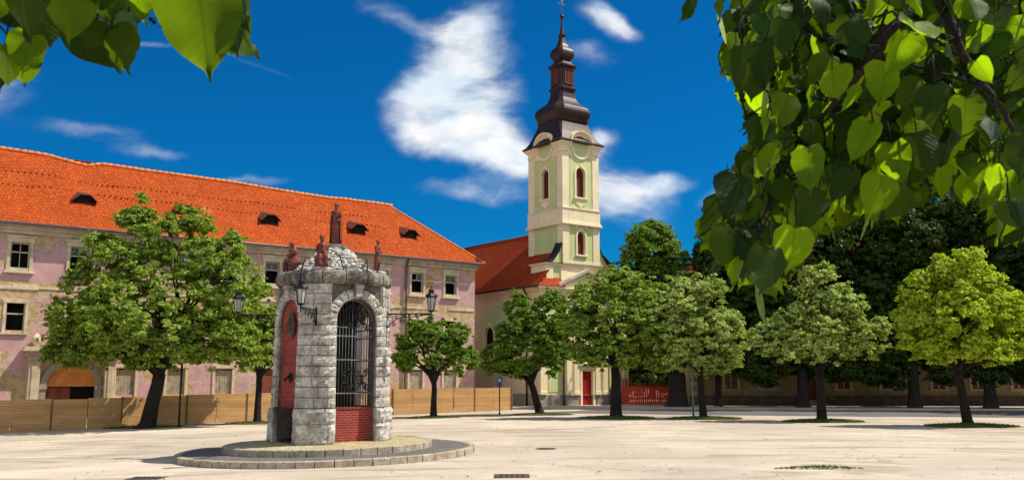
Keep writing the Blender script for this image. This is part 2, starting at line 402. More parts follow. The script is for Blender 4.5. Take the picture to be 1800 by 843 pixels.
M['fence_post'] = basic('brown_fence_post', (.20, .11, .05), .85, .3, 3)
M['grey_wood'] = basic('weathered_wood', (.36, .29, .20), .85, .35, 2.5, .4, .01, dirt=(.15, .12, .09), streak=True)
M['tympanum'] = basic('orange_boards', (.66, .24, .06), .8, .2, 2)
M['bark'] = basic('dark_bark', (.020, .015, .011), .95, .5, 5, .9, .05, 16)
M['bark_far'] = basic('black_bark', (.028, .022, .018), .95, .4, 4, .8, .05, 12)
M['sheet_metal'] = basic('grey_sheet_metal', (.16, .12, .12), .45, .3, 2, .1, .005, metal=.4)
M['manhole'] = basic('manhole_iron', (.085, .065, .055), .7, .4, 12, .6, .01, 30)
M['litter'] = basic('blue_scrap', (.05, .35, .55), .6, .2)
M['dead_leaf'] = basic('dry_leaf', (.10, .07, .03), .8, .5, 20)

def boards():
    m, t, b = newmat('raw_planks'); uvn = uvcoord(t); oc = ocoord(t)
    k = N(t, 'ShaderNodeTexBrick'); k.offset = .37; t.links.new(uvn, k.inputs['Vector'])
    k.inputs['Color1'].default_value = (.60, .35, .14, 1); k.inputs['Color2'].default_value = (.44, .24, .09, 1); k.inputs['Mortar'].default_value = (.22, .10, .035, 1)
    k.inputs['Scale'].default_value = 1; k.inputs['Brick Width'].default_value = 30; k.inputs['Row Height'].default_value = .135; k.inputs['Mortar Size'].default_value = .007
    gr = smooth(t, noise(t, mapped(t, uvn, (1.5, 26, 1)), 1.0, 6, .7), .3, .7)
    col = mixc(t, math_(t, 'MULTIPLY', gr, .45), k.outputs['Color'], (.72, .45, .19))
    pan = smooth(t, noise(t, mapped(t, uvn, (.35, 2.2, 1)), 1.0, 5, .7), .40, .66)
    col = mixc(t, math_(t, 'MULTIPLY', pan, .5), col, (.36, .17, .06))
    vo = N(t, 'ShaderNodeTexVoronoi'); vo.inputs['Scale'].default_value = 1; t.links.new(mapped(t, uvn, (2.2, 7, 1)), vo.inputs['Vector'])
    col = mixc(t, smooth(t, vo.outputs['Distance'], .05, .10, .75, 0), col, (.14, .06, .03))
    t.links.new(col, b.inputs['Base Color']); b.inputs['Roughness'].default_value = .75
    bump(t, b, math_(t, 'MULTIPLY', k.outputs['Fac'], -1), .7, .02)
    return m
M['tan_board'] = boards()

def stonemat(name, light, mid, dark, lo=.50, rough_b=1.0, streak=True):
    m, t, b = newmat(name); oc = ocoord(t)
    n1 = noise(t, oc, 2.2, 8, .72); n2 = noise(t, oc, 11, 6, .7)
    col = mixc(t, smooth(t, n1, .38, .62), mid, light)
    col = mixc(t, smooth(t, n2, .50, .62, 0, .7), col, scale_c(mid, .6))
    st = noise(t, mapped(t, oc, (2.6, 2.6, .5)), 1.0, 7, .7)
    col = mixc(t, smooth(t, st, lo, lo + .16, 0, .8), col, dark)
    t.links.new(col, b.inputs['Base Color']); b.inputs['Roughness'].default_value = .92
    bump(t, b, math_(t, 'ADD', noise(t, oc, 7, 8, .75), math_(t, 'MULTIPLY', noise(t, oc, 28, 5, .7), .4)), rough_b, .05)
    return m
M['stone'] = stonemat('pale_limestone', (.66, .61, .54), (.38, .34, .30), (.09, .075, .065), .50)
M['stone_rough'] = stonemat('rock_faced_limestone', (.72, .67, .60), (.35, .31, .27), (.08, .065, .055), .53, 1.0)
M['stone_ledge'] = stonemat('mossy_ledge_stone', (.34, .31, .25), (.17, .15, .125), (.045, .04, .035), .44, 1.0)
M['joint'] = basic('joint_mortar', (.13, .115, .10), .95, .4, 6, .6, .02)
M['rubble'] = stonemat('white_rubble', (.66, .63, .58), (.42, .39, .36), (.12, .10, .09), .56, .7)
M['basin'] = stonemat('wet_basin_stone', (.20, .15, .12), (.10, .075, .06), (.012, .011, .012), .38, .8)
M['kerb'] = stonemat('kerb_stone', (.50, .42, .33), (.34, .27, .20), (.10, .075, .06), .58, .7)

def cobble(name, c1, c2, gap, sc):
    m, t, b = newmat(name); oc = ocoord(t)
    v = N(t, 'ShaderNodeTexVoronoi'); v.inputs['Scale'].default_value = sc; t.links.new(oc, v.inputs['Vector'])
    e = N(t, 'ShaderNodeTexVoronoi', feature='DISTANCE_TO_EDGE'); e.inputs['Scale'].default_value = sc; t.links.new(oc, e.inputs['Vector'])
    sp = N(t, 'ShaderNodeSeparateXYZ'); t.links.new(v.outputs['Color'], sp.inputs[0])
    col = mixc(t, sp.outputs[0], c1, c2)
    col = mixc(t, smooth(t, e.outputs['Distance'], .01, .09, 1, 0), col, gap)
    col = mixc(t, smooth(t, noise(t, oc, .9, 5), .4, .65, 0, .45), col, scale_c(c1, .6))
    t.links.new(col, b.inputs['Base Color']); b.inputs['Roughness'].default_value = .85
    bump(t, b, smooth(t, e.outputs['Distance'], 0, .2), .9, .03)
    return m
M['cobble_warm'] = cobble('warm_cobbles', (.50, .40, .20), (.60, .52, .34), (.22, .20, .08), 9)
M['cobble_grey'] = cobble('grey_cobbles', (.15, .14, .13), (.22, .20, .18), (.08, .075, .06), 9)

def groundmat():
    m, t, b = newmat('pale_square_paving'); oc = ocoord(t)
    big = smooth(t, noise(t, oc, .14, 8, .7), .38, .62)
    med = smooth(t, noise(t, mapped(t, oc, (.5, 1.2, 1)), .55, 8, .72), .38, .66)
    fine = smooth(t, noise(t, oc, 7, 6, .8), .3, .7)
    col = mixc(t, big, (.36, .30, .23), (.53, .455, .36))
    col = mixc(t, math_(t, 'MULTIPLY', med, .65), col, (.37, .29, .21))
    col = mixc(t, math_(t, 'MULTIPLY', fine, .30), col, (.66, .56, .45))
    spots = smooth(t, noise(t, oc, 1.7, 9, .85), .56, .70)
    col = mixc(t, math_(t, 'MULTIPLY', spots, .75), col, (.27, .22, .17))
    pc = N(t, 'ShaderNodeTexVoronoi'); pc.inputs['Scale'].default_value = .19; pa = N(t, 'ShaderNodeVectorMath', operation='ADD'); t.links.new(oc, pa.inputs[0])
    ps = N(t, 'ShaderNodeVectorMath', operation='SCALE'); t.links.new(noise(t, oc, .4, 4, .6, False), ps.inputs[0]); ps.inputs['Scale'].default_value = 2.0; t.links.new(ps.outputs[0], pa.inputs[1]); t.links.new(pa.outputs[0], pc.inputs['Vector'])
    pp = N(t, 'ShaderNodeSeparateXYZ'); t.links.new(pc.outputs['Color'], pp.inputs[0])
    col = mixc(t, smooth(t, pp.outputs[0], .62, .70, 0, .30), col, (.31, .27, .22))
    # tyre sweeps and long stains
    wv = N(t, 'ShaderNodeTexNoise'); wv.inputs['Scale'].default_value = .35; wv.inputs['Detail'].default_value = 5; wv.inputs['Distortion'].default_value = 1.4
    t.links.new(mapped(t, oc, (.45, 1.7, 1), (0, 0, .35)), wv.inputs['Vector'])
    col = mixc(t, smooth(t, wv.outputs['Fac'], .50, .64, 0, .62), col, (.25, .20, .15))
    # cracks
    cr = N(t, 'ShaderNodeTexVoronoi', feature='DISTANCE_TO_EDGE'); cr.inputs['Scale'].default_value = .16
    ad = N(t, 'ShaderNodeVectorMath', operation='ADD'); t.links.new(oc, ad.inputs[0])
    sc_ = N(t, 'ShaderNodeVectorMath', operation='SCALE'); t.links.new(noise(t, oc, .5, 6, .7, False), sc_.inputs[0]); sc_.inputs['Scale'].default_value = 3.0; t.links.new(sc_.outputs[0], ad.inputs[1])
    t.links.new(ad.outputs[0], cr.inputs['Vector'])
    mask = smooth(t, noise(t, oc, .12, 3), .48, .60)
    col = mixc(t, math_(t, 'MULTIPLY', smooth(t, cr.outputs['Distance'], .0, .008, .8, 0), mask), col, (.10, .09, .06))
    # small dark specks
    sp = N(t, 'ShaderNodeTexVoronoi'); sp.inputs['Scale'].default_value = 1.3; t.links.new(oc, sp.inputs['Vector'])
    col = mixc(t, smooth(t, sp.outputs['Distance'], .03, .055, .7, 0), col, (.12, .09, .07))
    t.links.new(col, b.inputs['Base Color']); b.inputs['Roughness'].default_value = .9
    bump(t, b, noise(t, oc, 22, 5, .8), .35, .01)
    return m
M['square'] = groundmat()
M['asphalt'] = basic('road_asphalt', (.115, .105, .105), .85, .25, .5, .4, .01, 60, dirt=(.20, .17, .15))
M['pavement'] = basic('pavement_slabs', (.44, .37, .30), .9, .2, .5, .3, .01, 30, dirt=(.26, .21, .17))
M['soil'] = basic('soil', (.10, .075, .045), .95, .4, 5, .8, .03, 25)

# ------------------------------------------------------------------ ground, road, pavement
def sheet(name, xs, ys, dz, mat, **tg):
    V = []; F = []
    for y in ys:
        for x in xs: V.append((x, y, gz(x) + dz))
    n = len(xs)
    for j in range(len(ys) - 1):
        for i in range(n - 1): F.append((j * n + i, j * n + i + 1, (j + 1) * n + i + 1, (j + 1) * n + i))
    mb = MB(); mb.add(V, F, True); return mb.build(name, mat, None, **tg)
xs_ = [-1500, -400, -120, -80, -60, -50] + list(range(-40, 22, 2)) + [30, 60, 120, 400, 1500]
sheet('ground', xs_, [-300, -50, -10, 0, 10, 20, 30, 40, 50, 60, 80, 120, 300, 2500], 0, M['square'], kind='structure')
def strip(name, pts, dz, mat, thick=None, **tg):
    """polygon strip given as (left edge, right edge) pairs along x"""
    mb = MB()
    for i in range(len(pts) - 1):
        (x0, a0, b0), (x1, a1, b1) = pts[i], pts[i + 1]
        z0, z1 = gz(x0) + dz, gz(x1) + dz
        mb.quad((x0, a0, z0), (x1, a1, z1), (x1, b1, z1), (x0, b0, z0))
        if thick:
            mb.quad((x0, a0, z0 - thick), (x1, a1, z1 - thick), (x1, a1, z1), (x0, a0, z0))
    return mb.build(name, mat, None, **tg)
strip('road', [(2, 60.2, 61.5), (6, 58.6, 65.5), (10, 57.2, 66.0), (20, 54.6, 65.0), (35, 52.0, 63.5), (70, 48, 60.5), (140, 40, 53)], .006, M['asphalt'], kind='structure')
strip('pavement', [(-8, 68.0, 82), (2, 67.4, 84), (10, 66.3, 84), (20, 65.3, 84), (35, 63.8, 84), (70, 60.8, 84), (140, 53.3, 84)], .12, M['pavement'], .13, kind='structure')

# ------------------------------------------------------------------ pink building (left)
RZ = math.atan2(.588, .809)
pk = empty('pink_building', (-2.9, 71.0, -.1), RZ, 'long pink building with peeling walls and an orange tile roof behind the plank fence', 'building')
PX0 = -48.0
cols = [-2.25, -5.2, -8.15, -11.0, -13.6, -16.5, -19.5, -22.5, -25.5, -28.55, -31.7, -34.7, -37.7, -40.7, -43.7]
EZ = 11.35
ops = []
for c in cols:
    ops.append((c - .5, c + .5, 8.65, 10.1, False)); ops.append((c - .48, c + .48, 5.05, 6.6, False))
gcols = [c for c in cols if abs(c + 28.55) > 1 and abs(c + 31.7) > .1]
for c in gcols: ops.append((c - .55, c + .55, 1.35, 2.9, False))
ops.append((-33.35, -32.35, 1.0, 2.85, False))
ops.append((-29.85, -27.15, 0.0, 3.2, True))
mb = MB(); mb.wall(PX0, 0, -.6, EZ - .1, ops, 0, .32)
mb.quad((0, 0, -.6), (0, 10, -.6), (0, 10, EZ - .1), (0, 0, EZ - .1)); mb.quad((0, 10, -.6), (PX0, 10, -.6), (PX0, 10, EZ - .1), (0, 10, EZ - .1)); mb.quad((PX0, 10, -.6), (PX0, 0, -.6), (PX0, 0, EZ - .1), (PX0, 10, EZ - .1))
mb.build('wall', M['pink'], pk)
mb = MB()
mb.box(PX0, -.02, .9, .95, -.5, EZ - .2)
mb.build('dark_backing', M['black'], pk)  # black sheet paints the darkness of the rooms behind the windows
# roof with a sagging ridge and hipped right end
def ridge_z(s):
    pts = [(-48, 16.9), (-36, 16.75), (-32.6, 16.62), (-30.0, 16.55), (-28.9, 16.36), (-27.6, 16.18), (-26.6, 16.42), (-24, 16.36), (-18, 16.30), (-13.7, 16.12), (-10.5, 16.02), (-9, 16.08), (-5.1, 16.05)]
    for a, b in zip(pts, pts[1:]):
        if s <= b[0]: return a[1] + (b[1] - a[1]) * (s - a[0]) / (b[0] - a[0])
    return pts[-1][1]
def wob(x, y): return .05 * math.sin(x * .9 + y) + .04 * math.sin(x * .37 + 1.3 * y + 2) + .025 * math.sin(2.3 * x + .7 * y)
mb = MB(); n1, n2 = 150, 14; V = []; F = []
XR = -5.1; EY = -.55; EZ0 = 11.22
for j in range(n2 + 1):
    q = j / n2
    for i in range(n1 + 1):
        p = i / n1; xe = PX0 - .5 + (0.55 - PX0 + .5) * p; xr = PX0 - .5 + (XR - PX0 + .5) * p
        x = xe + (xr - xe) * q; y = EY + (5.0 - EY) * q; zr = ridge_z(xr)
        z = EZ0 + (zr - EZ0) * q + (-.16 * math.sin(math.pi * q) + wob(x, y) * math.sin(math.pi * min(1, q + .08))) * (1 - p ** 14)
        V.append((x, y, z))
for j in range(n2):
    for i in range(n1):
        a = j * (n1 + 1) + i; F.append((a, a + 1, a + n1 + 2, a + n1 + 1))
mb.add(V, F, True)
zr = ridge_z(XR)
mb.add([(.55, -.55, EZ0), (.55, 10.55, EZ0), (XR, 5, zr)], [(0, 1, 2)])
mb.add([(.55, 10.55, EZ0), (PX0 - .5, 10.55, EZ0), (PX0 - .5, 5, 16.9), (XR, 5, zr)], [(0, 1, 2, 3)])
mb.add([(PX0 - .5, 10.55, EZ0), (PX0 - .5, -.55, EZ0), (PX0 - .5, 5, 16.9)], [(0, 1, 2)])
rf = mb.build('roof', M['orange_tile'], pk)
mb = MB(); s_ = -48.0
while s_ < XR:
    z0, z1 = ridge_z(s_), ridge_z(s_ + .4)
    mb.tube([(s_, 5, z0 + .0 + random.uniform(-.015, .02)), (s_ + .43, 5, z1 + .03)], [.12, .14], 8); s_ += .4
L_ = Vector((.55 - XR, -5.55, EZ0 - zr)); k_ = 0
while k_ < 1:
    a = Vector((XR, 5, zr)) + L_ * k_; b2 = Vector((XR, 5, zr)) + L_ * min(1, k_ + .05)
    mb.tube([a, b2], [.08, .10], 8); k_ += .047
mb.build('ridge_tiles', M['ridge_tile'], rf)
def roof_y(z): return EY + (5 - EY) * (z - EZ0) / (16.2 - EZ0)
# eyebrow dormers
for s in (-34.4, -28.2, -22.1, -16.2, -9.4, -5.0):
    d = empty('dormer', (s, roof_y(13.05) + .05, 13.0), 0, parent=pk)
    mb = MB(); w = .52
    mb.prism([(-w, -.25), (w, -.25), (w, .34), (.3, .52), (-.3, .52), (-w, .34)], .02, .9); mb.build('opening', M['black'], d)
    mb = MB(); V = []
    for yy, ex in ((-.30, .06), (1.25, .0)):
        for (a, h) in ((-w - .16 - ex, .16), (-w + .02, .40), (-.28, .60), (.28, .60), (w - .02, .40), (w + .16 + ex, .16)): V.append((a, yy, h + (yy > 0) * .42))
    V2 = [(x, y, z - .07) for x, y, z in V]
    F = [(i, i + 1, i + 7, i + 6) for i in range(5)] + [(i + 13, i + 12, i + 18, i + 19) for i in range(5)] + [(i + 1, i, i + 12, i + 13) for i in range(5)]
    mb.add(V + V2, F); mb.build('dormer_roof', M['dormer'], d)
    mb = MB(); mb.box(-w - .02, w + .02, -.06, .02, -.3, -.22); mb.box(-w - .03, -w + .05, -.05, .02, -.22, .28); mb.box(w - .05, w + .03, -.05, .02, -.22, .28)
    mb.build('frame', M['black'], d)
# rows of snow guards
for zz in (13.9, 14.75):
    mb = MB(); s = -47.0
    while s < -1.5 - (zz - EZ0) * 1.1:
        y = roof_y(zz); z = EZ0 + (ridge_z(s) - EZ0) * (y - EY) / (5 - EY) - .16 * math.sin(math.pi * (y - EY) / 5.55) + wob(s, y)
        mb.box(s, s + .07, y - .07, y + .02, z - .04, z + .045); s += .34 + random.uniform(-.04, .04)
    mb.build('snow_guards', M['black'], rf, kind='stuff')
# cornice, gutter, band
mb = MB(); mb.box(PX0, .12, -.12, -.002, 10.62, 10.84); mb.box(PX0, .25, -.25, -.002, 10.842, 11.02); mb.box(PX0, .38, -.40, -.002, 11.022, 11.16); mb.build('cornice', M['cornice_old'], pk, .02)
mb = MB(); mb.tube([(PX0, -.62, 11.2), (.5, -.62, 11.12)], .085, 8); mb.build('gutter', M['sheet_metal'], pk)
s = PX0
while s < -.2:
    e = min(0, s + random.uniform(.5, 2.4))
    if random.random() < .72: mb = MB(); mb.box(s, e, -random.uniform(.03, .09), -.003, 7.42 + random.uniform(-.05, .05), 7.66 + random.uniform(-.1, .04)); mb.build('string_course', M['cream_old'], pk)
    s = e + .004
for s in (-3.75, -6.25, -9.6, -12.4, -15.0, -18.0, -21, -24, -27.0, -30.1, -33.2, -36.2):
    if s == -6.25: continue
    mb = MB(); mb.box(s - .035, s + .035, -.012, -.002, 3.9, 7.4); mb.box(s - .03, s + .03, -.012, -.002, 7.7, 10.6); mb.build('wall_groove', M['cornice_old'] if int(s * 10) % 3 == 0 else M['black'], pk) if random.random() < .45 else None
for i, c in enumerate(cols):
    # upper window
    w = empty('window', (c, 0, 0), 0, parent=pk)
    mb = MB(); mb.box(-.68, -.502, -.07, .0, 8.45, 10.12); mb.box(.502, .68, -.07, .0, 8.45, 10.12); mb.box(-.72, .72, -.09, .0, 10.122, 10.42); mb.box(-.80, .80, -.16, .0, 10.422, 10.52); mb.box(-.78, .78, -.17, .0, 8.32, 8.448); mb.box(-.5, .5, -.05, .0, 8.45, 8.648)
    mb.build('frame', M['cream_old'], w, .01)
    mb = MB(); 
    for (a, b, c0, c1) in ((-.5, -.43, 8.65, 10.1), (.43, .5, 8.65, 10.1), (-.43, .43, 10.03, 10.1), (-.43, .43, 9.52, 9.60)): mb.box(a, b, .10, .16, c0, c1)
    mb.box(-.02, .02, .10, .16, 9.6, 10.03)
    if random.random() < .25: mb.box(-.02, .02, .10, .16, 8.7, 9.52)
    mb.build('sash', M['sash'], w)
    mb = MB()
    if i % 3 != 1: mb.quad((-.43, .13, 9.6), (-.03, .13, 9.6), (-.03, .13, 10.03), (-.43, .13, 10.03))
    if i % 4 != 2: mb.quad((.03, .13, 9.6), (.43, .13, 9.6), (.43, .13, 10.03), (.03, .13, 10.03))
    if mb.v: mb.build('pane', M['glass'], w)
    # middle window
    w = empty('window', (c, 0, 0), 0, parent=pk)
    mb = MB(); mb.box(-.64, -.482, -.05, .0, 4.9, 6.6); mb.box(.482, .64, -.05, .0, 4.9, 6.6); mb.box(-.70, .70, -.06, .0, 6.602, 6.82); mb.box(-.7, .7, -.11, .0, 4.80, 4.898)
    mb.build('frame', M['cream_old'], w, .01)
    mb = MB(); mb.box(-.48, .48, .12, .18, 5.95, 6.04); mb.box(-.48, -.43, .12, .18, 5.05, 6.6); mb.box(.43, .48, .12, .18, 5.05, 6.6); mb.build('sash', M['sash'], w)
for i, c in enumerate(gcols):
    w = empty('boarded_window', (c, 0, 0), 0, parent=pk)
    mb = MB(); mb.box(-.72, -.552, -.06, 0, 1.2, 2.95); mb.box(.552, .72, -.06, 0, 1.2, 2.95); mb.box(-.76, .76, -.09, 0, 2.952, 3.2); mb.box(-.74, .74, -.1, 0, 1.08, 1.198); mb.build('frame', M['cream_old'], w, .01)
    mb = MB(); x = -.55
    while x < .5: ww = random.uniform(.14, .2); mb.box(x, min(.55, x + ww - .01), .06 + random.uniform(0, .02), .1, 1.36, 2.88 - random.uniform(0, .08)); x += ww
    mb.build('boards', M['rust_shutter'] if i in (3, 5) else M['grey_wood'], w)
w = empty('boarded_window', (-32.85, 0, 0), 0, parent=pk)
mb = MB(); mb.box(-.62, -.502, -.06, 0, .8, 2.85); mb.box(.502, .62, -.06, 0, .8, 2.85); mb.box(-.66, .66, -.08, 0, 2.852, 3.0); mb.box(-.6, .6, -.05, 0, 3.1, 3.75); mb.build('frame', M['cream_old'], w)
mb = MB(); [mb.box(-.5 + k * .2, -.31 + k * .2, .06, .1, 1.0, 2.82) for k in range(5)]; mb.build('boards', M['grey_wood'], w)
# portal
pt = empty('portal', (-28.5, 0, 0), 0, parent=pk)
mb = MB()
for sx in (-1, 1):
    a, b = sorted((sx * 1.75, sx * 2.35)); mb.box(a, b, -.42, 0, -.5, 3.35); mb.box(a - .07, b + .07, -.5, 0, 3.352, 3.55); mb.box(a + .15, b - .15, -.47, -.422, .3, 3.1)
mb.box(-2.55, 2.55, -.46, 0, 3.552, 3.85); mb.box(-2.75, 2.75, -.75, 0, 3.852, 4.0); mb.box(-2.65, 2.65, -.62, 0, 4.002, 4.12)
mb.build('pilasters', M['cream_old'], pt, .02)
mb = MB(); mb.ring(0, 1.85, 1.35, 1.68, -.14, 0); mb.box(-1.68, -1.35, -.14, 0, -.4, 1.84); mb.box(1.35, 1.68, -.14, 0, -.4, 1.84); mb.box(-1.75, -1.3, -.2, 0, 1.70, 1.9); mb.box(1.3, 1.75, -.2, 0, 1.70, 1.9); mb.build('arch', M['plinth'], pt)
mb = MB(); n = 14
mb.prism([(1.35 * math.cos(math.pi * k / n), 1.85 + 1.35 * math.sin(math.pi * k / n)) for k in range(n + 1)], .16, .22); mb.build('tympanum', M['tympanum'], pt)
mb = MB(); mb.box(-1.35, 0.0, .18, .24, -.4, 1.8); mb.build('gate_leaf', M['rust_shutter'], pt)
mb = MB(); mb.lathe([(.16, 4.12), (.12, 4.2), (.14, 4.26), (.26, 4.42), (.28, 4.55), (.2, 4.72), (.07, 4.85), (.05, 4.9)], 14, -2.05, -.3)
mb.lathe([(.16, 4.12), (.12, 4.2), (.14, 4.26), (.26, 4.42), (.28, 4.55), (.2, 4.72), (.07, 4.85), (.05, 4.9)], 14, 2.05, -.3); mb.build('urns', M['cream_old'], pt)
mb = MB(); mb.tube([(-6.2, -.5, 11.15), (-6.2, -.16, 10.6), (-6.2, -.14, 6), (-6.2, -.14, -.2)], .085, 8)
for z in (1.5, 4, 6.5, 9): mb.box(-6.31, -6.09, -.22, 0, z, z + .05)
mb.build('downpipe', M['sheet_metal'], pk)
mb = MB(); mb.box(-4.42, -3.82, -.012, -.003, 8.35, 10.0); mb.build('bare_patch', brickmat('yellow_bricks', (.55, .33, .07), (.45, .24, .06), (.42, .36, .26), .26, .085, .012), pk)

# ------------------------------------------------------------------ church
ch = empty('church', (2.04, 70.4, 0), RZ, 'green and cream baroque church with a brown copper onion steeple and a red tile roof', 'church')
CW = 9.3; NE = 9.30; CL = 22.0; CX = CW / 2
# nave walls
mb = MB()
mb.wall(0, CW, -.3, 9.3, [(4.12, 5.22, .1, 2.75, False)], 0, .35)
for (x, sgn) in ((0, 1), (CW, -1)):
    mb.M = Matrix.Translation((x, CL if sgn > 0 else 0, 0)) @ Matrix.Rotation(-math.pi / 2 * sgn, 4, 'Z')
    mb.wall(0, CL, -.3, NE, [(CL - 7.4, CL - 5.95, 3.7, 6.4, True), (CL - 14.5, CL - 13.0, 3.7, 6.4, True)] if sgn > 0 else [(5.95, 7.4, 3.7, 6.4, True)], 0, .35)
mb.M = Matrix.Identity(4)
mb.quad((CW, CL, -.3), (0, CL, -.3), (0, CL, NE), (CW, CL, NE))
mb.build('wall', M['cream'], ch)
mb = MB(); mb.box(.6, CW - .6, .6, CL - .6, -.2, 9.2); mb.build('dark_backing', M['black'], ch)  # black box paints the dark inside of the nave
# side wall green fields, plinth and cornice
MS = Matrix.Translation((0, CL, 0)) @ Matrix.Rotation(-math.pi / 2, 4, 'Z')     # side wall: x runs from the back (0) to the front corner (CL)
def green_field(mb, x0, x1, z0, z1, hole=None, y=-.03):
    mb.wall(x0, x1, z0, z1, [hole] if hole else [], y, .031)
    for a, b, c, d in ((x0, x1, z1, z1 + .001), ): pass
    mb.quad((x0, y, z1), (x1, y, z1), (x1, 0, z1), (x0, 0, z1)); mb.quad((x0, y, z0), (x0, y, z1), (x0, 0, z1), (x0, 0, z0)); mb.quad((x1, y, z0), (x1, 0, z0), (x1, 0, z1), (x1, y, z1))
mb = MB(); mb.M = MS
green_field(mb, CL - 7.75, CL - 2.2, 2.5, 8.05, (CL - 7.40, CL - 5.95, 3.7, 6.4, True)); mb.build('green_field', M['green'], ch)
mb = MB(); mb.M = MS; green_field(mb, CL - 16.5, CL - 9.3, 2.5, 8.05, (CL - 14.5, CL - 13.0, 3.7, 6.4, True))
mb.build('green_field', M['green'], ch)
for a in (.95, 7.15): mb = MB(); green_field(mb, a, a + 1.2, 1.15, 8.2); mb.build('green_field', M['green'], ch)
mb = MB(); mb.M = MS; mb.box(0, CL, -.09, 0, -.3, .95); mb.box(0, CL + .0, -.06, 0, .952, 1.02)
mb.M = Matrix.Identity(4); mb.box(0, 2.45, -.09, -.001, -.3, .95); mb.box(6.85, CW, -.09, -.001, -.3, .95); mb.box(2.452, 3.75, -.34, -.001, -.3, .90); mb.box(5.6, 6.848, -.34, -.001, -.3, .90)
mb.build('plinth', M['plinth'], ch, .015)
mb = MB(); mb.M = MS; mb.box(0, CL + .25, -.25, 0, 8.95, 9.12); mb.box(0, CL + .4, -.40, 0, 9.122, 9.25); mb.build('side_cornice', M['cream'], ch, .02)
mb = MB()
mb.box(-.0, CW, -.30, -.001, 8.70, 8.95); mb.box(-.2, CW + .2, -.45, -.001, 8.952, 9.12); mb.box(-.40, CW + .4, -.58, -.001, 9.122, 9.26)
mb.build('front_cornice', M['tower_cream'], ch, .02)
# front pilasters and centre bay
mb = MB(); mb.wall(2.45, 6.85, .902, 8.698, [(4.12, 5.22, .903, 2.75, False)], -.24, .24); mb.quad((2.45, 0, .902), (2.45, -.24, .902), (2.45, -.24, 8.698), (2.45, 0, 8.698)); mb.quad((6.85, -.24, .902), (6.85, 0, .902), (6.85, 0, 8.698), (6.85, -.24, 8.698)); mb.build('centre_bay', M['pale_yellow'], ch)
def pilaster(x0, x1, y, z0, z1, par, mat, dark=False):
    mb = MB(); mb.box(x0, x1, y - .16, y, z0, z1 - .5); mb.box(x0 - .06, x1 + .06, y - .24, y, z1 - .498, z1 - .36); mb.box(x0 - .02, x1 + .02, y - .18, y, z1 - .358, z1 - .12); mb.box(x0 - .1, x1 + .1, y - .3, y, z1 - .118, z1 - .002)
    mb.box(x0 - .05, x1 + .05, y - .22, y, z0, z0 + .25); mb.build('pilaster', mat, par, .012)
for a in (2.5, 3.25, 5.45, 6.25): pilaster(a, a + .5, -.241, .902, 8.69, ch, M['tower_cream'])
for a in (.08, 8.7): pilaster(a, a + .55, -.001, .96, 8.69, ch, M['pale_yellow'])
# doorway
dw = empty('doorway', (4.67, -.24, 0), 0, parent=ch)
mb = MB(); mb.box(-.76, -.56, -.10, 0, .1, 2.9); mb.box(.56, .76, -.10, 0, .1, 2.9); mb.box(-.85, .85, -.14, 0, 2.902, 3.2); mb.box(-1.0, 1.0, -.26, 0, 3.202, 3.36)
mb.box(-1.1, 1.1, -.5, 0.0, -.1, .098); mb.ring(0, 3.37, .5, .66, -.12, 0); mb.build('door_surround', M['tower_cream'], dw, .012)
mb = MB(); mb.box(-.55, -.01, .14, .2, .1, 2.72); mb.box(.01, .55, .14, .2, .1, 2.72)
for sx in (-.47, .09):
    for z in (.3, 1.1, 1.9): mb.box(sx, sx + .38, .12, .138, z, z + .62)
dl = mb.build('door', M['door_red'], dw)
mb = MB(); mb.tube([(.06, .12, 1.2), (.14, .06, 1.2)], .02, 6); mb.build('handle', M['iron'], dl)
# side windows of the nave
def arch_window(par, M4, cx, z0, z1, w, framemat, paneMat, fw=.16, y=-.03, shutters=True):
    o = empty('window', (0, 0, 0), 0, parent=par); o.matrix_local = M4 @ Matrix.Translation((cx, 0, 0)); r = w / 2
    mb = MB(); mb.ring(0, z1 - r, r, r + fw, y - .07, y + .001); mb.box(-r - fw, -r, y - .07, y, z0, z1 - r); mb.box(r, r + fw, y - .07, y, z0, z1 - r); mb.box(-r - fw - .06, r + fw + .06, y - .16, y, z0 - .14, z0 - .002)
    mb.box(-.1, .1, y - .12, y, z1 + fw * .4, z1 + fw + .14)
    mb.build('frame', framemat, o, .01)
    mb = MB(); n = 12
    pts = [(-r, z0), (r, z0)] + [(r * math.cos(math.pi * k / n), z1 - r + r * math.sin(math.pi * k / n)) for k in range(n + 1)]
    mb.prism(pts, .26, .3); mb.build('pane', M['black'], o)
    mb = MB()
    if shutters:
        z = z0 + .04
        while z < z1 - .12:
            hw = r - .03 if z < z1 - r else max(.05, math.sqrt(max(0, r * r - (z - z1 + r) ** 2)) - .03)
            mb.M = Matrix.Translation((0, .2, z)) @ Matrix.Rotation(-.6, 4, 'X'); mb.box(-hw, hw, -.012, .012, -.05, .05); z += .105
        mb.M = Matrix.Identity(4); mb.box(-.025, .025, .13, .17, z0, z1 - .02)
    else:
        mb.box(-.02, .02, .16, .19, z0, z1 - .02); z = z0 + .4
        while z < z1 - .2: mb.box(-r * .9, r * .9, .16, .19, z, z + .03); z += .45
    mb.build('louvres' if shutters else 'bars', paneMat, o)
    return o
arch_window(ch, MS, CL - 6.675, 3.7, 6.4, 1.4, M['tower_cream'], M['iron'], .2, -.031, False)
arch_window(ch, MS, CL - 13.75, 3.7, 6.4, 1.4, M['tower_cream'], M['iron'], .2, -.031, False)
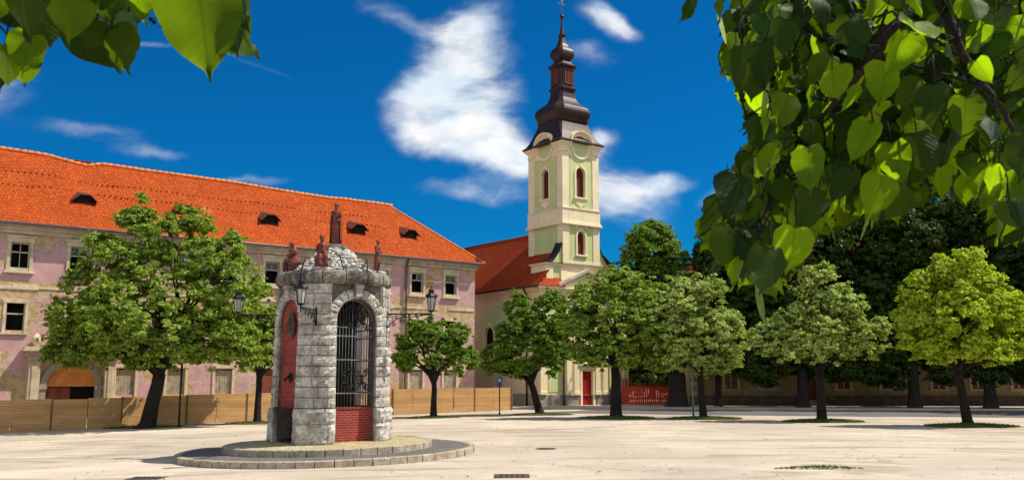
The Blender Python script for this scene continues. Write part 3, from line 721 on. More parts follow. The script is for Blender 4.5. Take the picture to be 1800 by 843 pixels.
# downpipes
mb = MB(); mb.M = MS; mb.tube([(CL - 1.3, -.5, 9.15), (CL - 1.3, -.2, 8.7), (CL - 1.3, -.17, 0)], .07, 8); mb.build('downpipe', M['iron'], ch)
mb = MB(); mb.tube([(2.32, -.3, 8.6), (2.32, -.18, 8.3), (2.32, -.18, 0)], .06, 8); mb.build('downpipe', M['sheet_metal'], ch)
mb = MB(); mb.tube([(7.0, -.3, 8.6), (7.0, -.18, 8.3), (7.0, -.18, 0)], .06, 8); mb.build('downpipe', M['sheet_metal'], ch)
# nave roof: gabled, hipped at the back, with tiled lips in front of the attic
mb = MB(); OV = .45; RZT = 14.55; EZc = 9.28; nx, ny = 12, 46; slope = (RZT - EZc) / (CX + OV)
V = []; F = []
for j in range(ny + 1):
    for i in range(nx + 1):
        q = i / nx; y0 = -.5; ye = CL + OV; yr = CL - 4.4
        y = y0 + (ye - y0 + (yr - ye) * q) * j / ny
        V.append((-OV + (CX + OV) * q, y, EZc + (RZT - EZc) * q - .10 * math.sin(math.pi * q) + .5 * wob(y, q * 6) * math.sin(math.pi * q) if q > .3 or y > .3 else EZc + (RZT - EZc) * q))
for j in range(ny):
    for i in range(nx): a = j * (nx + 1) + i; F.append((a + 1, a, a + nx + 1, a + nx + 2))
# clip the slope in front of the attic: keep only q <= .27 for y < 1.9
F = [f for f in F if not (min(V[k][1] for k in f) < .0 and max(V[k][0] for k in f) > .95)]
mb.add(V, F, True)
mb.add([(CW + OV, -.5, EZc), (CW + OV, CL + OV, EZc), (CX, CL - 4.4, RZT), (CX, 1.0, RZT), (CW - .9, -.5, EZc + 1.35 * slope)], [(0, 1, 2, 3, 4)])
mb.add([(CW + OV, CL + OV, EZc), (-OV, CL + OV, EZc), (CX, CL - 4.4, RZT)], [(0, 1, 2)])
# front lips
mb.add([(-OV, -.62, EZc), (2.3, -.62, EZc), (2.3, .06, EZc + .75), (.5, .06, EZc + .75)], [(0, 1, 2, 3)])
mb.add([(CW + OV, -.62, EZc), (7.0, -.62, EZc), (7.0, .06, EZc + .75), (CW - .5, .06, EZc + .75)], [(3, 2, 1, 0)])
mb.build('roof', M['red_tile'], ch)
mb = MB(); mb.tube([(CX, .6, RZT + .02), (CX, 9, RZT - .04), (CX, CL - 4.4, RZT + .02)], .13, 8); mb.tube([(CX, CL - 4.4, RZT), (-OV, CL + OV, EZc)], .12, 8); mb.build('ridge_tiles', M['red_tile'], ch)
mb = MB(); mb.tube([(-OV - .06, -.6, EZc - .02), (-OV - .06, CL, EZc - .06)], .08, 8); mb.build('gutter', M['iron'], ch)
# attic with volutes
mb = MB()
AT = 10.15
mb.box(.85, 8.45, .10, 1.9, 9.3, 10.95)
mb.build('attic_wall', M['green'], ch)
mb = MB(); mb.box(.78, 8.52, .0, 1.98, 10.952, 11.08); mb.box(.66, 8.64, -.12, 2.1, 11.082, 11.2); mb.box(.8, 1.5, .0, 1.98, 9.5, 10.95); mb.box(7.8, 8.5, .0, 1.98, 9.5, 10.95); mb.box(2.3, 2.9, .02, .1, 9.4, 10.95); mb.box(5.9, 6.5, .02, .1, 9.4, 10.95)
mb.build('attic_trim', M['tower_cream'], ch, .012)
mb = MB()
# metal capping strip of the attic ledge
mb.box(.62, 8.68, -.16, 2.14, 11.202, 11.23); mb.build('attic_flashing', M['copper'], ch)
mb = MB()
def vol_pts(x_in, x_out):
    pts = []
    for k in range(11):
        a = math.pi / 2 * k / 10
        pts.append((x_out + (x_in - x_out) * (1 - math.cos(a)), 11.3 + (12.85 - 11.3) * math.sin(a) ** 1.2 if k else 11.3))
    # concave sweep from the outer foot up to the tower
    return [(x_out + (x_in - x_out) * (k / 10) , 11.23 + 1.65 * ((k / 10) ** 2.2)) for k in range(11)]
vl = vol_pts(2.5, .95); mb.prism([(.95, 11.23), (2.5, 11.23)] + list(reversed(vl))[:-1], .12, .7); mb.build('volute', M['green'], ch); mb = MB()
vr = vol_pts(6.35, 7.95); vr2 = [(7.95, 11.23)] + vr[1:]
mb.prism([(6.35, 11.23), (7.95, 11.23)] + vr[1:], .12, .7)
mb.build('volute', M['green'], ch)
for path in (vl, vr):
    mb = MB()
    for (a, b) in zip(path, path[1:]):
        lo_, hi_ = sorted((a, b), key=lambda p: p[0])
        mb.prism([(lo_[0], lo_[1] + .005), (hi_[0], hi_[1] + .005), (hi_[0], hi_[1] + .11), (lo_[0], lo_[1] + .11)], -.0, .95)
    mb.build('volute_capping', M['copper'], ch)
# low pediment over the centre bay
mb = MB()
mb.prism([(1.9, 9.27), (7.4, 9.27), (4.65, 10.5)], -.30, .0); mb.build('pediment', M['pale_yellow'], ch)
mb = MB()
for (a, b) in (((1.6, 9.27), (4.65, 10.62)), ((7.7, 9.27), (4.65, 10.62))):
    l, h = sorted((a, b), key=lambda p: p[0])
    mb.prism([l, h, (h[0], h[1] + .26), (l[0], l[1] + .26)], -.62 if l is a else -.623, .0)
mb.build('raking_cornice', M['cornice_old'], ch)
# tower
TX0, TX1, TY0, TY1 = 2.54, 6.30, .04, 4.44
tcx, tcy = (TX0 + TX1) / 2, (TY0 + TY1) / 2
faces = [(0, TX1 - TX0, Matrix.Translation((tcx, TY0, 0))),
         (1, TY1 - TY0, Matrix.Translation((TX0, tcy, 0)) @ Matrix.Rotation(-math.pi / 2, 4, 'Z')),
         (2, TX1 - TX0, Matrix.Translation((tcx, TY1, 0)) @ Matrix.Rotation(math.pi, 4, 'Z')),
         (3, TY1 - TY0, Matrix.Translation((TX1, tcy, 0)) @ Matrix.Rotation(math.pi / 2, 4, 'Z'))]
wl_ = MB(); gf = MB(); tr = MB(); cor = MB(); band = MB(); med = MB(); bumpr = MB(); ap = MB()
tw = empty('tower', (0, 0, 0), 0, parent=ch)
for k, w, F4 in faces:
    h = w / 2; gf = MB(); gf2 = MB(); med = MB(); bumpr = MB(); ap = MB()
    for m_ in (wl_, gf, gf2, tr, cor, band, med, bumpr, ap): m_.M = F4
    ops = [(-.48, .48, 16.75, 19.25, True)]
    if k in (0, 2): ops.append((-.42, .42, 12.05, 13.95, True))
    wl_.wall(-h, h, 9.0 if k in (0,) else 9.6, 21.3, ops, 0, .4)
    # gable of the eyebrow cornice
    n = 12; ra = 1.02
    wl_.prism([(ra * math.cos(math.pi * q / n), 21.28 + ra * .85 * math.sin(math.pi * q / n)) for q in range(n + 1)], .0, .35)
    # green fields upper and lower
    u0, u1 = -h + .72, h - .72
    gf.wall(u0, u1, 15.85, 20.2, [(-.48, .48, 16.75, 19.25, True)], -.02, .021)
    gf2.wall(u0, u1, 11.25 if k != 1 and k != 3 else 12.2, 14.6, [(-.42, .42, 12.05, 13.95, True)] if k in (0, 2) else [], -.02, .021)
    # corner pilasters
    for sx in (-1, 1):
        for (z0, z1) in ((11.24 if k in (0, 2) else 12.0, 14.62), (15.82, 20.75)):
            a, b = sorted((sx * (h + (.07 if k in (0, 2) else -.002)), sx * (h - .62)))
            tr.box(a, b, -.07, 0, z0, z1 - .3)
            tr.box(a - .04, b + .04, -.13, 0, z1 - .298, z1 - .18); tr.box(a - .01, b + .01, -.10, 0, z1 - .178, z1 - .002)
    if k in (0,): tr.box(-h, h, -.08, 0, 11.24, 11.5)
    e = h + .12 if k in (0, 2) else h
    band.box(-e, e, -.12, 0, 14.70, 15.72); band.box(-e - .06, e + .06 if k in (0, 2) else e, -.2, 0, 14.56, 14.698) if k in (0, 2) else band.box(-e, e, -.2, 0, 14.56, 14.698)
    if k in (0, 2): band.box(-e - .12, e + .12, -.28, 0, 14.42, 14.558)
    else: band.box(-e, e, -.28, 0, 14.42, 14.558)
    band.box(-e, e, -.18, 0, 15.722, 15.80)
    # eyebrow cornice: swept profile
    hh_ = h + .42
    path = [(-hh_, 21.02), (-1.35, 21.02), (-1.14, 21.08)] + [(-1.02 * math.cos(math.pi * q / 14) , 21.28 + .86 * math.sin(math.pi * q / 14)) for q in range(15)] + [(1.14, 21.08), (1.35, 21.02), (hh_, 21.02)]
    prof = [(0.0, -.26), (-.08, -.26), (-.10, -.14), (-.19, -.08), (-.22, 0), (-.34, .05), (-.36, .20), (-.0, .24)]
    V = []; F = []; npf = len(prof)
    for i, (x, z) in enumerate(path):
        p0 = path[max(0, i - 1)]; p1 = path[min(len(path) - 1, i + 1)]; tx, tz = p1[0] - p0[0], p1[1] - p0[1]; l = math.hypot(tx, tz); nx_, nz_ = -tz / l, tx / l
        mit = 0
        for (py_, pz) in prof:
            xx = x + nx_ * pz; 
            if i == 0: xx = -h + py_
            if i == len(path) - 1: xx = h - py_
            V.append((xx, py_, z + nz_ * pz))
    for i in range(len(path) - 1):
        for j in range(npf - 1): a = i * npf + j; F.append((a, a + npf, a + npf + 1, a + 1))
    cor.add(V, F)
    # medallion with its ring
    n = 24
    med.prism([(.74 * math.cos(2 * math.pi * q / n), 20.95 + .74 * math.sin(2 * math.pi * q / n)) for q in range(n)], -.03, .0)
    tr.ring(0, 20.95, .76, .95, -.10, 0, math.pi * 1.0, math.pi * 2.0, 16); tr.ring(0, 20.95, .95, 1.02, -.14, 0, math.pi * 1.05, math.pi * 1.95, 16)
    # roof bump over the eyebrow
    V = []; F = []; n = 14
    for yy, sc_2, dz in ((-.36, .93, 0), (.3, .90, .0), (1.2, .55, -.1)):
        for q in range(n + 1): V.append((-1.24 * sc_2 * math.cos(math.pi * q / n), yy, 21.27 + dz + 1.10 * sc_2 * math.sin(math.pi * q / n)))
    for r_ in range(2):
        for q in range(n): a = r_ * (n + 1) + q; F.append((a, a + 1, a + n + 2, a + n + 1))
    bumpr.add(V, F, True)
    # aprons under the upper windows
    ap.prism([(-.62, 16.62), (-.50, 16.25), (-.36, 16.12), (-.22, 16.12), (-.12, 15.93), (.12, 15.93), (.22, 16.12), (.36, 16.12), (.50, 16.25), (.62, 16.62)], -.08, -.021)
    if k in (0, 2): tr.ring(0, 13.95 + .05, .52, .66, -.16, -.02, .25, math.pi - .25, 10)
    gf.build('green_panel', M['green'], tw); gf2.build('green_panel', M['green'], tw); med.build('medallion', M['green'], tw); ap.build('window_apron', M['tower_cream'], tw, .01); bumpr.build('eyebrow_roof', M['copper'], tw)
wl_.M = Matrix.Identity(4); wl_.box(TX0 + .5, TX1 - .5, TY0 + .5, TY1 - .5, 15, 15.1)
wl_.build('tower_wall', M['tower_cream'], tw); tr.build('tower_trim', M['tower_cream'], tw, .01); cor.build('eyebrow_cornice', M['tower_cream'], tw)
band.build('string_course', M['tower_cream'], tw, .01)
mb = MB(); mb.box(TX0 + .6, TX1 - .6, TY0 + .6, TY1 - .6, 9.8, 21.2); mb.build('tower_core', M['black'], tw)  # black box paints the dark inside of the tower
for k, w, F4 in faces:
    arch_window(ch, F4, 0, 16.75, 19.25, .96, M['tower_cream'], M['copper_red'], .17, -.021)
    if k in (0, 2): arch_window(ch, F4, 0, 12.05, 13.95, .84, M['tower_cream'], M['copper_red'], .15, -.021)
# steeple
def square_ring(a, b, c, z):
    return [(tcx + x, tcy + y, z) for x, y in ((-a + c, -b), (a - c, -b), (a, -b + c), (a, b - c), (a - c, b), (-a + c, b), (-a, b - c), (-a, -b + c))]
def square_loft(mb, prof):
    V = []; F = []
    for (hw, c, z) in prof:
        b = hw + (.32 * max(0, min(1, (23.3 - z) / 1.8)))
        V += square_ring(hw, b, c, z)
    for i in range(len(prof) - 1):
        for k in range(8): k2 = (k + 1) % 8; F.append((i * 8 + k, i * 8 + k2, i * 8 + 8 + k2, i * 8 + 8 + k))
    F.append(tuple(reversed(range(8)))); F.append(tuple(range(len(V) - 8, len(V))))
    mb.add(V, F)
mb = MB()
square_loft(mb, [(2.36, .03, 21.265), (2.37, .03, 21.32), (2.12, .05, 21.52), (1.95, .08, 21.85), (1.80, .12, 22.3), (1.68, .18, 22.8), (1.60, .25, 23.2), (1.60, .3, 23.3), (1.72, .4, 23.38), (1.74, .42, 23.46), (1.66, .42, 23.5),
                 (1.72, .45, 23.62), (1.84, .5, 23.8), (1.92, .54, 24.0), (1.94, .56, 24.2), (1.88, .54, 24.42), (1.74, .5, 24.62), (1.52, .42, 24.82), (1.26, .34, 25.02), (1.05, .28, 25.25), (.92, .25, 25.55), (.85, .24, 25.95), (.83, .24, 26.2),
                 (.95, .27, 26.3), (.97, .27, 26.42), (.86, .25, 26.5)])
mb.build('steeple_roof', M['copper'], tw)
ln_ = empty('lantern', (0, 0, 0), 0, parent=tw)
mb = MB(); square_loft(mb, [(.82, .24, 26.48), (.82, .24, 28.2), (.90, .26, 28.22), (1.02, .30, 28.3), (1.04, .3, 28.4), (.86, .26, 28.52), (.66, .2, 28.75), (.56, .18, 28.95), (.66, .2, 29.05), (.80, .24, 29.25), (.86, .26, 29.5), (.84, .25, 29.72), (.70, .21, 29.98), (.48, .15, 30.2), (.34, .1, 30.5), (.26, .08, 30.9), (.22, .07, 31.2), (.30, .09, 31.24), (.30, .09, 31.34), (.16, .05, 31.42), (.11, .035, 31.9), (.07, .02, 32.5), (.05, .015, 32.85)])
mb.build('lantern_roof', M['copper'], tw)
for k, w, F4 in [(0, 0, Matrix.Translation((tcx, tcy - .82, 0))), (1, 0, Matrix.Translation((tcx - .82, tcy, 0)) @ Matrix.Rotation(-math.pi / 2, 4, 'Z')), (2, 0, Matrix.Translation((tcx, tcy + .82, 0)) @ Matrix.Rotation(math.pi, 4, 'Z')), (3, 0, Matrix.Translation((tcx + .82, tcy, 0)) @ Matrix.Rotation(math.pi / 2, 4, 'Z'))]:
    mb = MB(); mb.M = F4; mb.box(-.42, -.32, -.06, .0, 26.85, 28.0); mb.box(.32, .42, -.06, 0, 26.85, 28.0); mb.box(-.42, .42, -.06, 0, 28.0, 28.09); mb.box(-.42, .42, -.06, 0, 26.76, 26.848); mb.box(-.03, .03, -.05, 0, 26.85, 28.0); z = 26.9
    while z < 27.95: mb.box(-.32, .32, -.04, 0, z, z + .05); z += .11
    mb.build('shutter', M['copper_red'], tw)
bpy.data.objects.remove(ln_)
mb = MB(); mb.lathe([(.02, 32.76), (.12, 32.8), (.19, 32.9), (.21, 32.98), (.19, 33.06), (.12, 33.15), (.03, 33.2)], 14, tcx, tcy); mb.build('ball', M['copper'], tw)
mb = MB(); mb.tube([(tcx, tcy, 33.1), (tcx, tcy, 34.75)], .035, 6); mb.M = Matrix.Translation((tcx, tcy, 0)); mb.box(-.36, .36, -.03, .03, 34.07, 34.15); mb.box(-.2, .2, -.03, .03, 34.4, 34.47)
for a in (-.36, .36): mb.lathe([(.03, 34.03), (.06, 34.11), (.03, 34.19)], 8, a, 0)
mb.M = Matrix.Identity(4); mb.lathe([(.03, 34.68), (.06, 34.75), (.02, 34.82)], 8, tcx, tcy); mb.build('cross', M['sheet_metal'], tw)

# ------------------------------------------------------------------ ochre building (right, behind the dark trees)
ob = empty('ochre_building', (14.0, 72.4, .1), R(-2.3), 'long ochre building with rusty shutters in the shade of the big dark trees', 'building')
OL = 60.0; OE = 9.6
wx = [3.2, 5.95, 11.9, 15.3, 19.2, 22.2, 25.3, 28.5, 31.6, 34.8, 38.0, 41.0, 44]
ops = [(x - .48, x + .48, 1.35, 2.95, False) for x in wx] + [(x - .48, x + .48, 5.3, 7.1, False) for x in wx] + [(8.5, 9.8, .45, 3.0, False)]
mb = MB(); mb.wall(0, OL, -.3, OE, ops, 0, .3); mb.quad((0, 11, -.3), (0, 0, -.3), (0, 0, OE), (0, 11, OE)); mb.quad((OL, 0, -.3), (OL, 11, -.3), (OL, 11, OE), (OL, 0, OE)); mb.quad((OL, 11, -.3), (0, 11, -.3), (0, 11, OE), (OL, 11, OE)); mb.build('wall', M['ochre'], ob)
mb = MB(); mb.box(-.08, 8.4, -.10, 0, -.3, .78); mb.box(9.9, OL, -.10, 0, -.3, .78); mb.build('plinth', M['plinth_dark'], ob)
mb = MB(); z = .782
while z < 9:   # ashlar joints are shallow bands of proud courses
    mb.box(0, .5, -.05, 0, z, z + .34); z += .72
mb.box(-.1, OL, -.12, 0, 4.1, 4.35); mb.box(-.1, OL, -.25, 0, 9.2, 9.35); mb.box(-.2, OL, -.45, 0, 9.352, 9.55); mb.build('cornice', M['cream_old'], ob)
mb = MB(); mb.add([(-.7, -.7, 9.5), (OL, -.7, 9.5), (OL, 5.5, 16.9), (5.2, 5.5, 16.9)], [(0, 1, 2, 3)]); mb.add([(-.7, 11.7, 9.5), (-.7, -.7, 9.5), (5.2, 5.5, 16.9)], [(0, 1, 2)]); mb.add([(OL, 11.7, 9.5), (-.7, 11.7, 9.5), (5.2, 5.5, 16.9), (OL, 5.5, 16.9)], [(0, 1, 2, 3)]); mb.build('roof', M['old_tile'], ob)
mb = MB(); mb.box(.6, OL - .5, .8, .9, 0, 9); mb.build('dark_backing', M['black'], ob)  # black sheet stands in for the unlit rooms
for x in wx:
    for (z0, z1) in ((1.35, 2.95), (5.3, 7.1)):
        w = empty('window', (x, 0, 0), 0, parent=ob)
        mb = MB(); mb.box(-.66, -.482, -.07, 0, z0 - .1, z1); mb.box(.482, .66, -.07, 0, z0 - .1, z1); mb.box(-.72, .72, -.1, 0, z1 + .002, z1 + .2); mb.box(-.76, .76, -.16, 0, z0 - .2, z0 - .102); mb.build('frame', M['cream_old'], w)
        mb = MB(); mb.box(-.47, -.04, .06, .1, z0 + .02, z1 - .02); mb.box(.04, .47, .06, .1, z0 + .02, z1 - .02); mb.build('shutters', M['rust_shutter'], w)
        mb = MB(); mb.box(-.04, .04, .04, .1, z0, z1)
        if x < 7 and z0 < 2:
            for q in range(7): mb.box(-.42 + q * .14 - .008, -.42 + q * .14 + .008, -.06, -.04, z0, z1)
            for q in range(4): mb.box(-.46, .46, -.062, -.045, z0 + .2 + q * .4, z0 + .22 + q * .4)
        mb.build('bars', M['cream_old'], w)
mb = MB(); mb.box(8.5, 9.8, .2, .26, .45, 3.0); mb.build('door', M['rust_shutter'], ob)
mb = MB(); mb.box(8.0, 10.3, -1.2, 0, -.1, .17); mb.box(8.15, 10.15, -.85, 0, .172, .32); mb.box(8.3, 10.0, -.5, 0, .322, .45); mb.build('steps', M['plinth'], ob)

# ------------------------------------------------------------------ plank fence
fa = math.atan2(.572, .82)
fe = empty('plank_fence', (-.02, 66.0, 0), fa, 'hoarding of raw horizontal planks running in front of the pink building', 'fence')
posts = [-48, -44.5, -41, -37.2, -33.5, -29.7, -26.2, -22.7, -19.2, -16.0, -12.8, -9.5, -6.5, -3.15, 0]
def fz_(s): return gz(.08 + .82 * s)
for a, b in zip(posts, posts[1:]):
    h0 = 1.62 + random.uniform(-.03, .04); mb = MB()
    if b == 0: h0 = 1.58
    for q in range(2):
        s0 = a + (b - a) * q / 2 + .018; s1 = a + (b - a) * (q + 1) / 2 - .018; zz = fz_(s0); y = random.uniform(-.03, .03)
        mb.box(s0, s1, y, y + .03, zz + .03, fz_(s1) * .5 + zz * .5 + h0 + random.uniform(-.02, .02))
    mb.build('panel', M['tan_board'], fe)
for a in posts:
    mb = MB(); mb.box(a - .04, a + .04, -.055, .09, fz_(a) - .1, fz_(a) + 1.66); mb.build('post', M['fence_post'], fe)
# ------------------------------------------------------------------ orange-red netting
nf = empty('netting_fence', (8.9, 74.6, .1), 0, 'orange red safety netting strung on red posts between the church and the ochre building', 'fence')
mb = MB(); x = 0.0
nsh = 90; V = []; 
for i in range(nsh + 1):
    xx = 7.4 * i / nsh; top = 1.5 + .08 * math.sin(xx * 1.7) + (.35 if 5.4 < xx else 0); yy = .08 * math.sin(xx * 2.3)
    V.append((xx, yy))
# woven strands
for i in range(nsh):
    (a, ya), (b, yb) = V[i], V[i + 1]
    top = 1.42 + .07 * math.sin(a * 1.7) + (.4 if a > 5.4 else 0); mb.box(a, a + .05, ya, ya + .006, .02, top)
z = .03
while z < 1.78:
    pts = [(x_, y_ - .004, z + .02 * math.sin(x_ * 3)) for x_, y_ in V if z < 1.4 or x_ > 5.45]
    for p, q in zip(pts, pts[1:]): mb.quad(p, q, (q[0], q[1], q[2] + .05), (p[0], p[1], p[2] + .05))
    z += .085
mb.build('net', M['net'], nf)
for q, x in enumerate((0.1, .35, .8, 1.9, 3.1, 4.3, 5.5, 6.6, 7.4)):
    mb = MB(); mb.box(x - .035, x + .035, .1, .17, 0, 2.1 if q < 3 else 1.75); mb.build('post', M['door_red'], nf)
mb = MB(); mb.box(.1, .8, .11, .15, 1.9, 1.97); mb.box(.1, .8, .11, .15, .3, .37)
for q in range(5): mb.box(.15 + .13 * q, .18 + .13 * q, .12, .14, .37, 1.9)
mb.build('gate', M['door_red'], nf)
mb = MB(); x = 1.0
while x < 5.4: mb.box(x, x + .09, .2, .23, 0, 1.72 + random.uniform(-.04, .04)); x += .17
mb.build('pickets', M['rust_shutter'], nf)

# ------------------------------------------------------------------ stepped round base of the well pavilion
BC = Vector((-5.78, 29.5, gz(-5.78))); TILT = 0.02
st = empty('round_steps', BC, 0, 'two round stone steps of kerb blocks and cobbles under the stone well pavilion', 'steps'); st.rotation_euler = (0, -math.atan(TILT), 0)
def disc(r, z0, z1, kerbw, cz, parent, cob, nblk):
    mb = MB(); n = nblk; gap = .013 / r
    for k in range(n):
        a0 = 2 * math.pi * k / n + gap; a1 = 2 * math.pi * (k + 1) / n - gap; m_ = 5; dr = random.uniform(-.012, .012); dz = random.uniform(-.006, .006)
        V = []
        for i in range(m_ + 1):
            a = a0 + (a1 - a0) * i / m_
            for (rr, zz) in ((r + dr, z0), (r + dr, z1 + dz - .02), (r + dr - .025, z1 + dz), (r - kerbw, z1 + dz), (r - kerbw, z0)): V.append((rr * math.cos(a), rr * math.sin(a), zz))
        F = []
        for i in range(m_):
            for j in range(4): a = i * 5 + j; F.append((a, a + 5, a + 6, a + 1))
        F.append((0, 1, 2, 3, 4)); F.append(tuple(reversed([m_ * 5 + j for j in range(5)])))
        mb.add(V, F)
    mb.build('kerb', M['kerb'], parent)
    mb = MB(); mb.lathe([(r - kerbw + .01, z0), (r - kerbw + .01, z1 - .008), (.05, cz)], 72, smooth=False); mb.build('cobbles', cob, parent)
disc(4.62, -.3, .19, .20, .19, st, M['cobble_grey'], 56)
disc(3.25, .182, .385, .18, .50, st, M['cobble_warm'], 40)

# ------------------------------------------------------------------ the well pavilion
FZ = .44
wp = empty('well_pavilion', (-5.78, 29.5, FZ), R(-5.9), 'round rusticated white stone well pavilion with arched openings standing on the steps', 'pavilion')
D, CC = 1.52, 1.72
cw = 2 * (D * math.sqrt(2) - CC); leg = cw / math.sqrt(2); fw = 2 * D - 2 * leg; OR = .70
def fr(ang, dist):
    a = R(ang); return Matrix.Translation((dist * math.cos(a), dist * math.sin(a), 0)) @ Matrix.Rotation(a + math.pi / 2, 4, 'Z')
def rock(mb, x0, x1, z0, z1, out=.05, amp=.06, back=.12, cham=.02):
    """one rock-faced block: front at y=-out.., facing -y"""
    nx = max(2, int((x1 - x0) / .085)); nz = max(2, int((z1 - z0) / .085)); V = []; F = []
    for j in range(nz + 1):
        for i in range(nx + 1):
            u_, v_ = i / nx, j / nz; ed = min(u_, 1 - u_, v_, 1 - v_)
            y = -out * .72 if ed < 1e-6 else -out - random.uniform(-.35, 1) * amp * .8
            V.append((x0 + (x1 - x0) * u_, y, z0 + (z1 - z0) * v_))
    for j in range(nz):
        for i in range(nx): a = j * (nx + 1) + i; F.append((a, a + 1, a + nx + 2, a + nx + 1))
    b = len(V); V += [(x0, back, z0), (x1, back, z0), (x1, back, z1), (x0, back, z1)]
    bot = list(range(nx + 1)); top = [nz * (nx + 1) + i for i in range(nx + 1)]
    lf = [j * (nx + 1) for j in range(nz + 1)]; rt = [j * (nx + 1) + nx for j in range(nz + 1)]
    F.append(tuple([b, b + 1] + bot[::-1])); F.append(tuple([b + 3] + top + [b + 2])[0:1] + tuple(top) + (b + 2,)); F.append(tuple([b] + lf + [b + 3])); F.append(tuple([b + 1, b + 2] + rt[::-1]))
    mb.add(V, F)
smb = MB(); rmb = MB(); bk = MB()
COURSES = [.93 + i * .3142 for i in range(13)]
for a in (-90, 0, 90, 180):          # chamfered corner piers
    M4 = fr(a, CC); hw = cw / 2
    for m_ in (smb, rmb, bk): m_.M = M4
    bk.box(-hw, hw, .03, .22, -.15, 4.72)
    for j in range(12):
        z0, z1 = COURSES[j] + .010, COURSES[j + 1] - .010
        tp = .07 * (1 - j / 12)
        if j >= 8: m_use, am = smb, .012
        else: m_use, am = (rmb, .05)
        if j % 2 == 0: cuts = [-hw - .03, random.uniform(-.12, .12), hw + .03]
        else: cuts = [-hw - .03, hw + .03]
        if j % 3 == 1: cuts = [-hw - .03, -hw + .35, hw + .03]
        for c0, c1 in zip(cuts, cuts[1:]):
            rough = random.random() < .55 and j < 9
            (rock(rmb, c0 + .009, c1 - .009, z0, z1, .045 + tp, .085) if rough else rock(smb, c0 + .009, c1 - .009, z0, z1, .03 + tp, .012))
    for j in range(2):
        rock(rmb, -hw - .10, hw + .10, (-.15 if j == 0 else 0) + j * .46 + .006, .46 + j * .46 - .004, .17, .055)
for a in (-45, -135, 45, 135):       # arched faces
    M4 = fr(a, D); hf = fw / 2
    for m_ in (smb, rmb, bk): m_.M = M4
    bk.wall(-hf, hf, -.15, 4.72, [(-OR, OR, -.14, 4.27, True)], .03, .42)
    for sx in (-1, 1):
        a0, a1 = sorted((sx * (OR - .0), sx * (hf + .03)))
        for j in range(9): rock(rmb if j < 12 else smb, a0, a1, COURSES[j] + .010, COURSES[j + 1] - .010, .04 + .07 * (1 - j / 12), .07)
        b0, b1 = sorted((sx * OR, sx * (hf + .12)))
        for j in range(2): rock(rmb, b0, b1, (-.15 if j == 0 else 0) + j * .46 + .006, .46 + j * .46 - .004, .17, .05)
    # voussoirs
    nv = 11; zc = 4.27 - OR
    for q in range(nv):
        t0 = math.pi * q / nv + .012; t1 = math.pi * (q + 1) / nv - .012
        V = []; F = []; nn = 4
        for j in range(nn + 1):
            for i in range(nn + 1):
                rr = OR + .30 * i / nn; tt = t0 + (t1 - t0) * j / nn; x = rr * math.cos(tt); z = zc + rr * math.sin(tt)
                x = max(-hf - .03, min(hf + .03, x)); ed = i in (0, nn) or j in (0, nn)
                V.append((x, -.03 if ed else -.06 - random.uniform(0, .05), z))
        for j in range(nn):
            for i in range(nn): k0 = j * (nn + 1) + i; F.append((k0, k0 + 1, k0 + nn + 2, k0 + nn + 1))
        n0 = len(V); V += [(V[i][0], .06, V[i][2]) for i in (0, nn, (nn + 1) ** 2 - 1, nn * (nn + 1))]
        F.append((n0, n0 + 1, nn, *reversed(range(1, nn)), 0)); F.append((n0 + 3, n0, *[j * (nn + 1) for j in range(nn + 1)])); F.append((n0 + 1, n0 + 2, *[j * (nn + 1) + nn for j in reversed(range(nn + 1))]))
        (rmb if q % 1 == 0 else smb).add(V, F)
    smb.box(-.11, .11, -.16, .03, 4.32, 4.70); smb.box(-.14, .14, -.20, .03, 4.58, 4.69)
    for j in range(9, 12):            # spandrel stones beside the arch
        z0, z1 = COURSES[j] + .006, min(4.70, COURSES[j + 1]) - .006
for m_ in (smb, rmb, bk): m_.M = Matrix.Identity(4)
bk.build('wall', M['joint'], wp); smb.build('dressed_stones', M['stone'], wp); rmb.build('rock_faced_stones', M['stone_rough'], wp)
# ledge ring of big rough blocks
mb = MB(); nb = 16; LR = 1.84
for k in range(nb):
    a0 = 2 * math.pi * k / nb + .006 + .1; a1 = 2 * math.pi * (k + 1) / nb - .006 + .1; nn, nz = 5, 5; V = []; F = []
    for j in range(nz + 1):
        for i in range(nn + 1):
            a = a0 + (a1 - a0) * i / nn; v_ = j / nz; prof = .10 * math.sin(math.pi * v_) ** .5 if 0 < v_ < 1 else 0
            rr = LR - .09 + prof + (random.uniform(-.015, .03) if 0 < j < nz and 0 < i < nn else 0)
            V.append((rr * math.cos(a), rr * math.sin(a), 4.70 + .42 * v_))
    for j in range(nz):
        for i in range(nn): c = j * (nn + 1) + i; F.append((c, c + 1, c + nn + 2, c + nn + 1))
    b = len(V)
    for z in (4.70, 5.12):
        for i in range(nn + 1): a = a0 + (a1 - a0) * i / nn; V.append((1.1 * math.cos(a), 1.1 * math.sin(a), z))
    for i in range(nn):
        F.append((i + 1, i, b + i, b + i + 1)); t_ = nz * (nn + 1) + i; F.append((t_, t_ + 1, b + nn + 2 + i, b + nn + 1 + i))
    mb.add(V, F)
mb.lathe([(1.2, 4.69), (1.2, 5.13)], 24, smooth=False)
mb.build('ledge', M['stone_ledge'], wp)
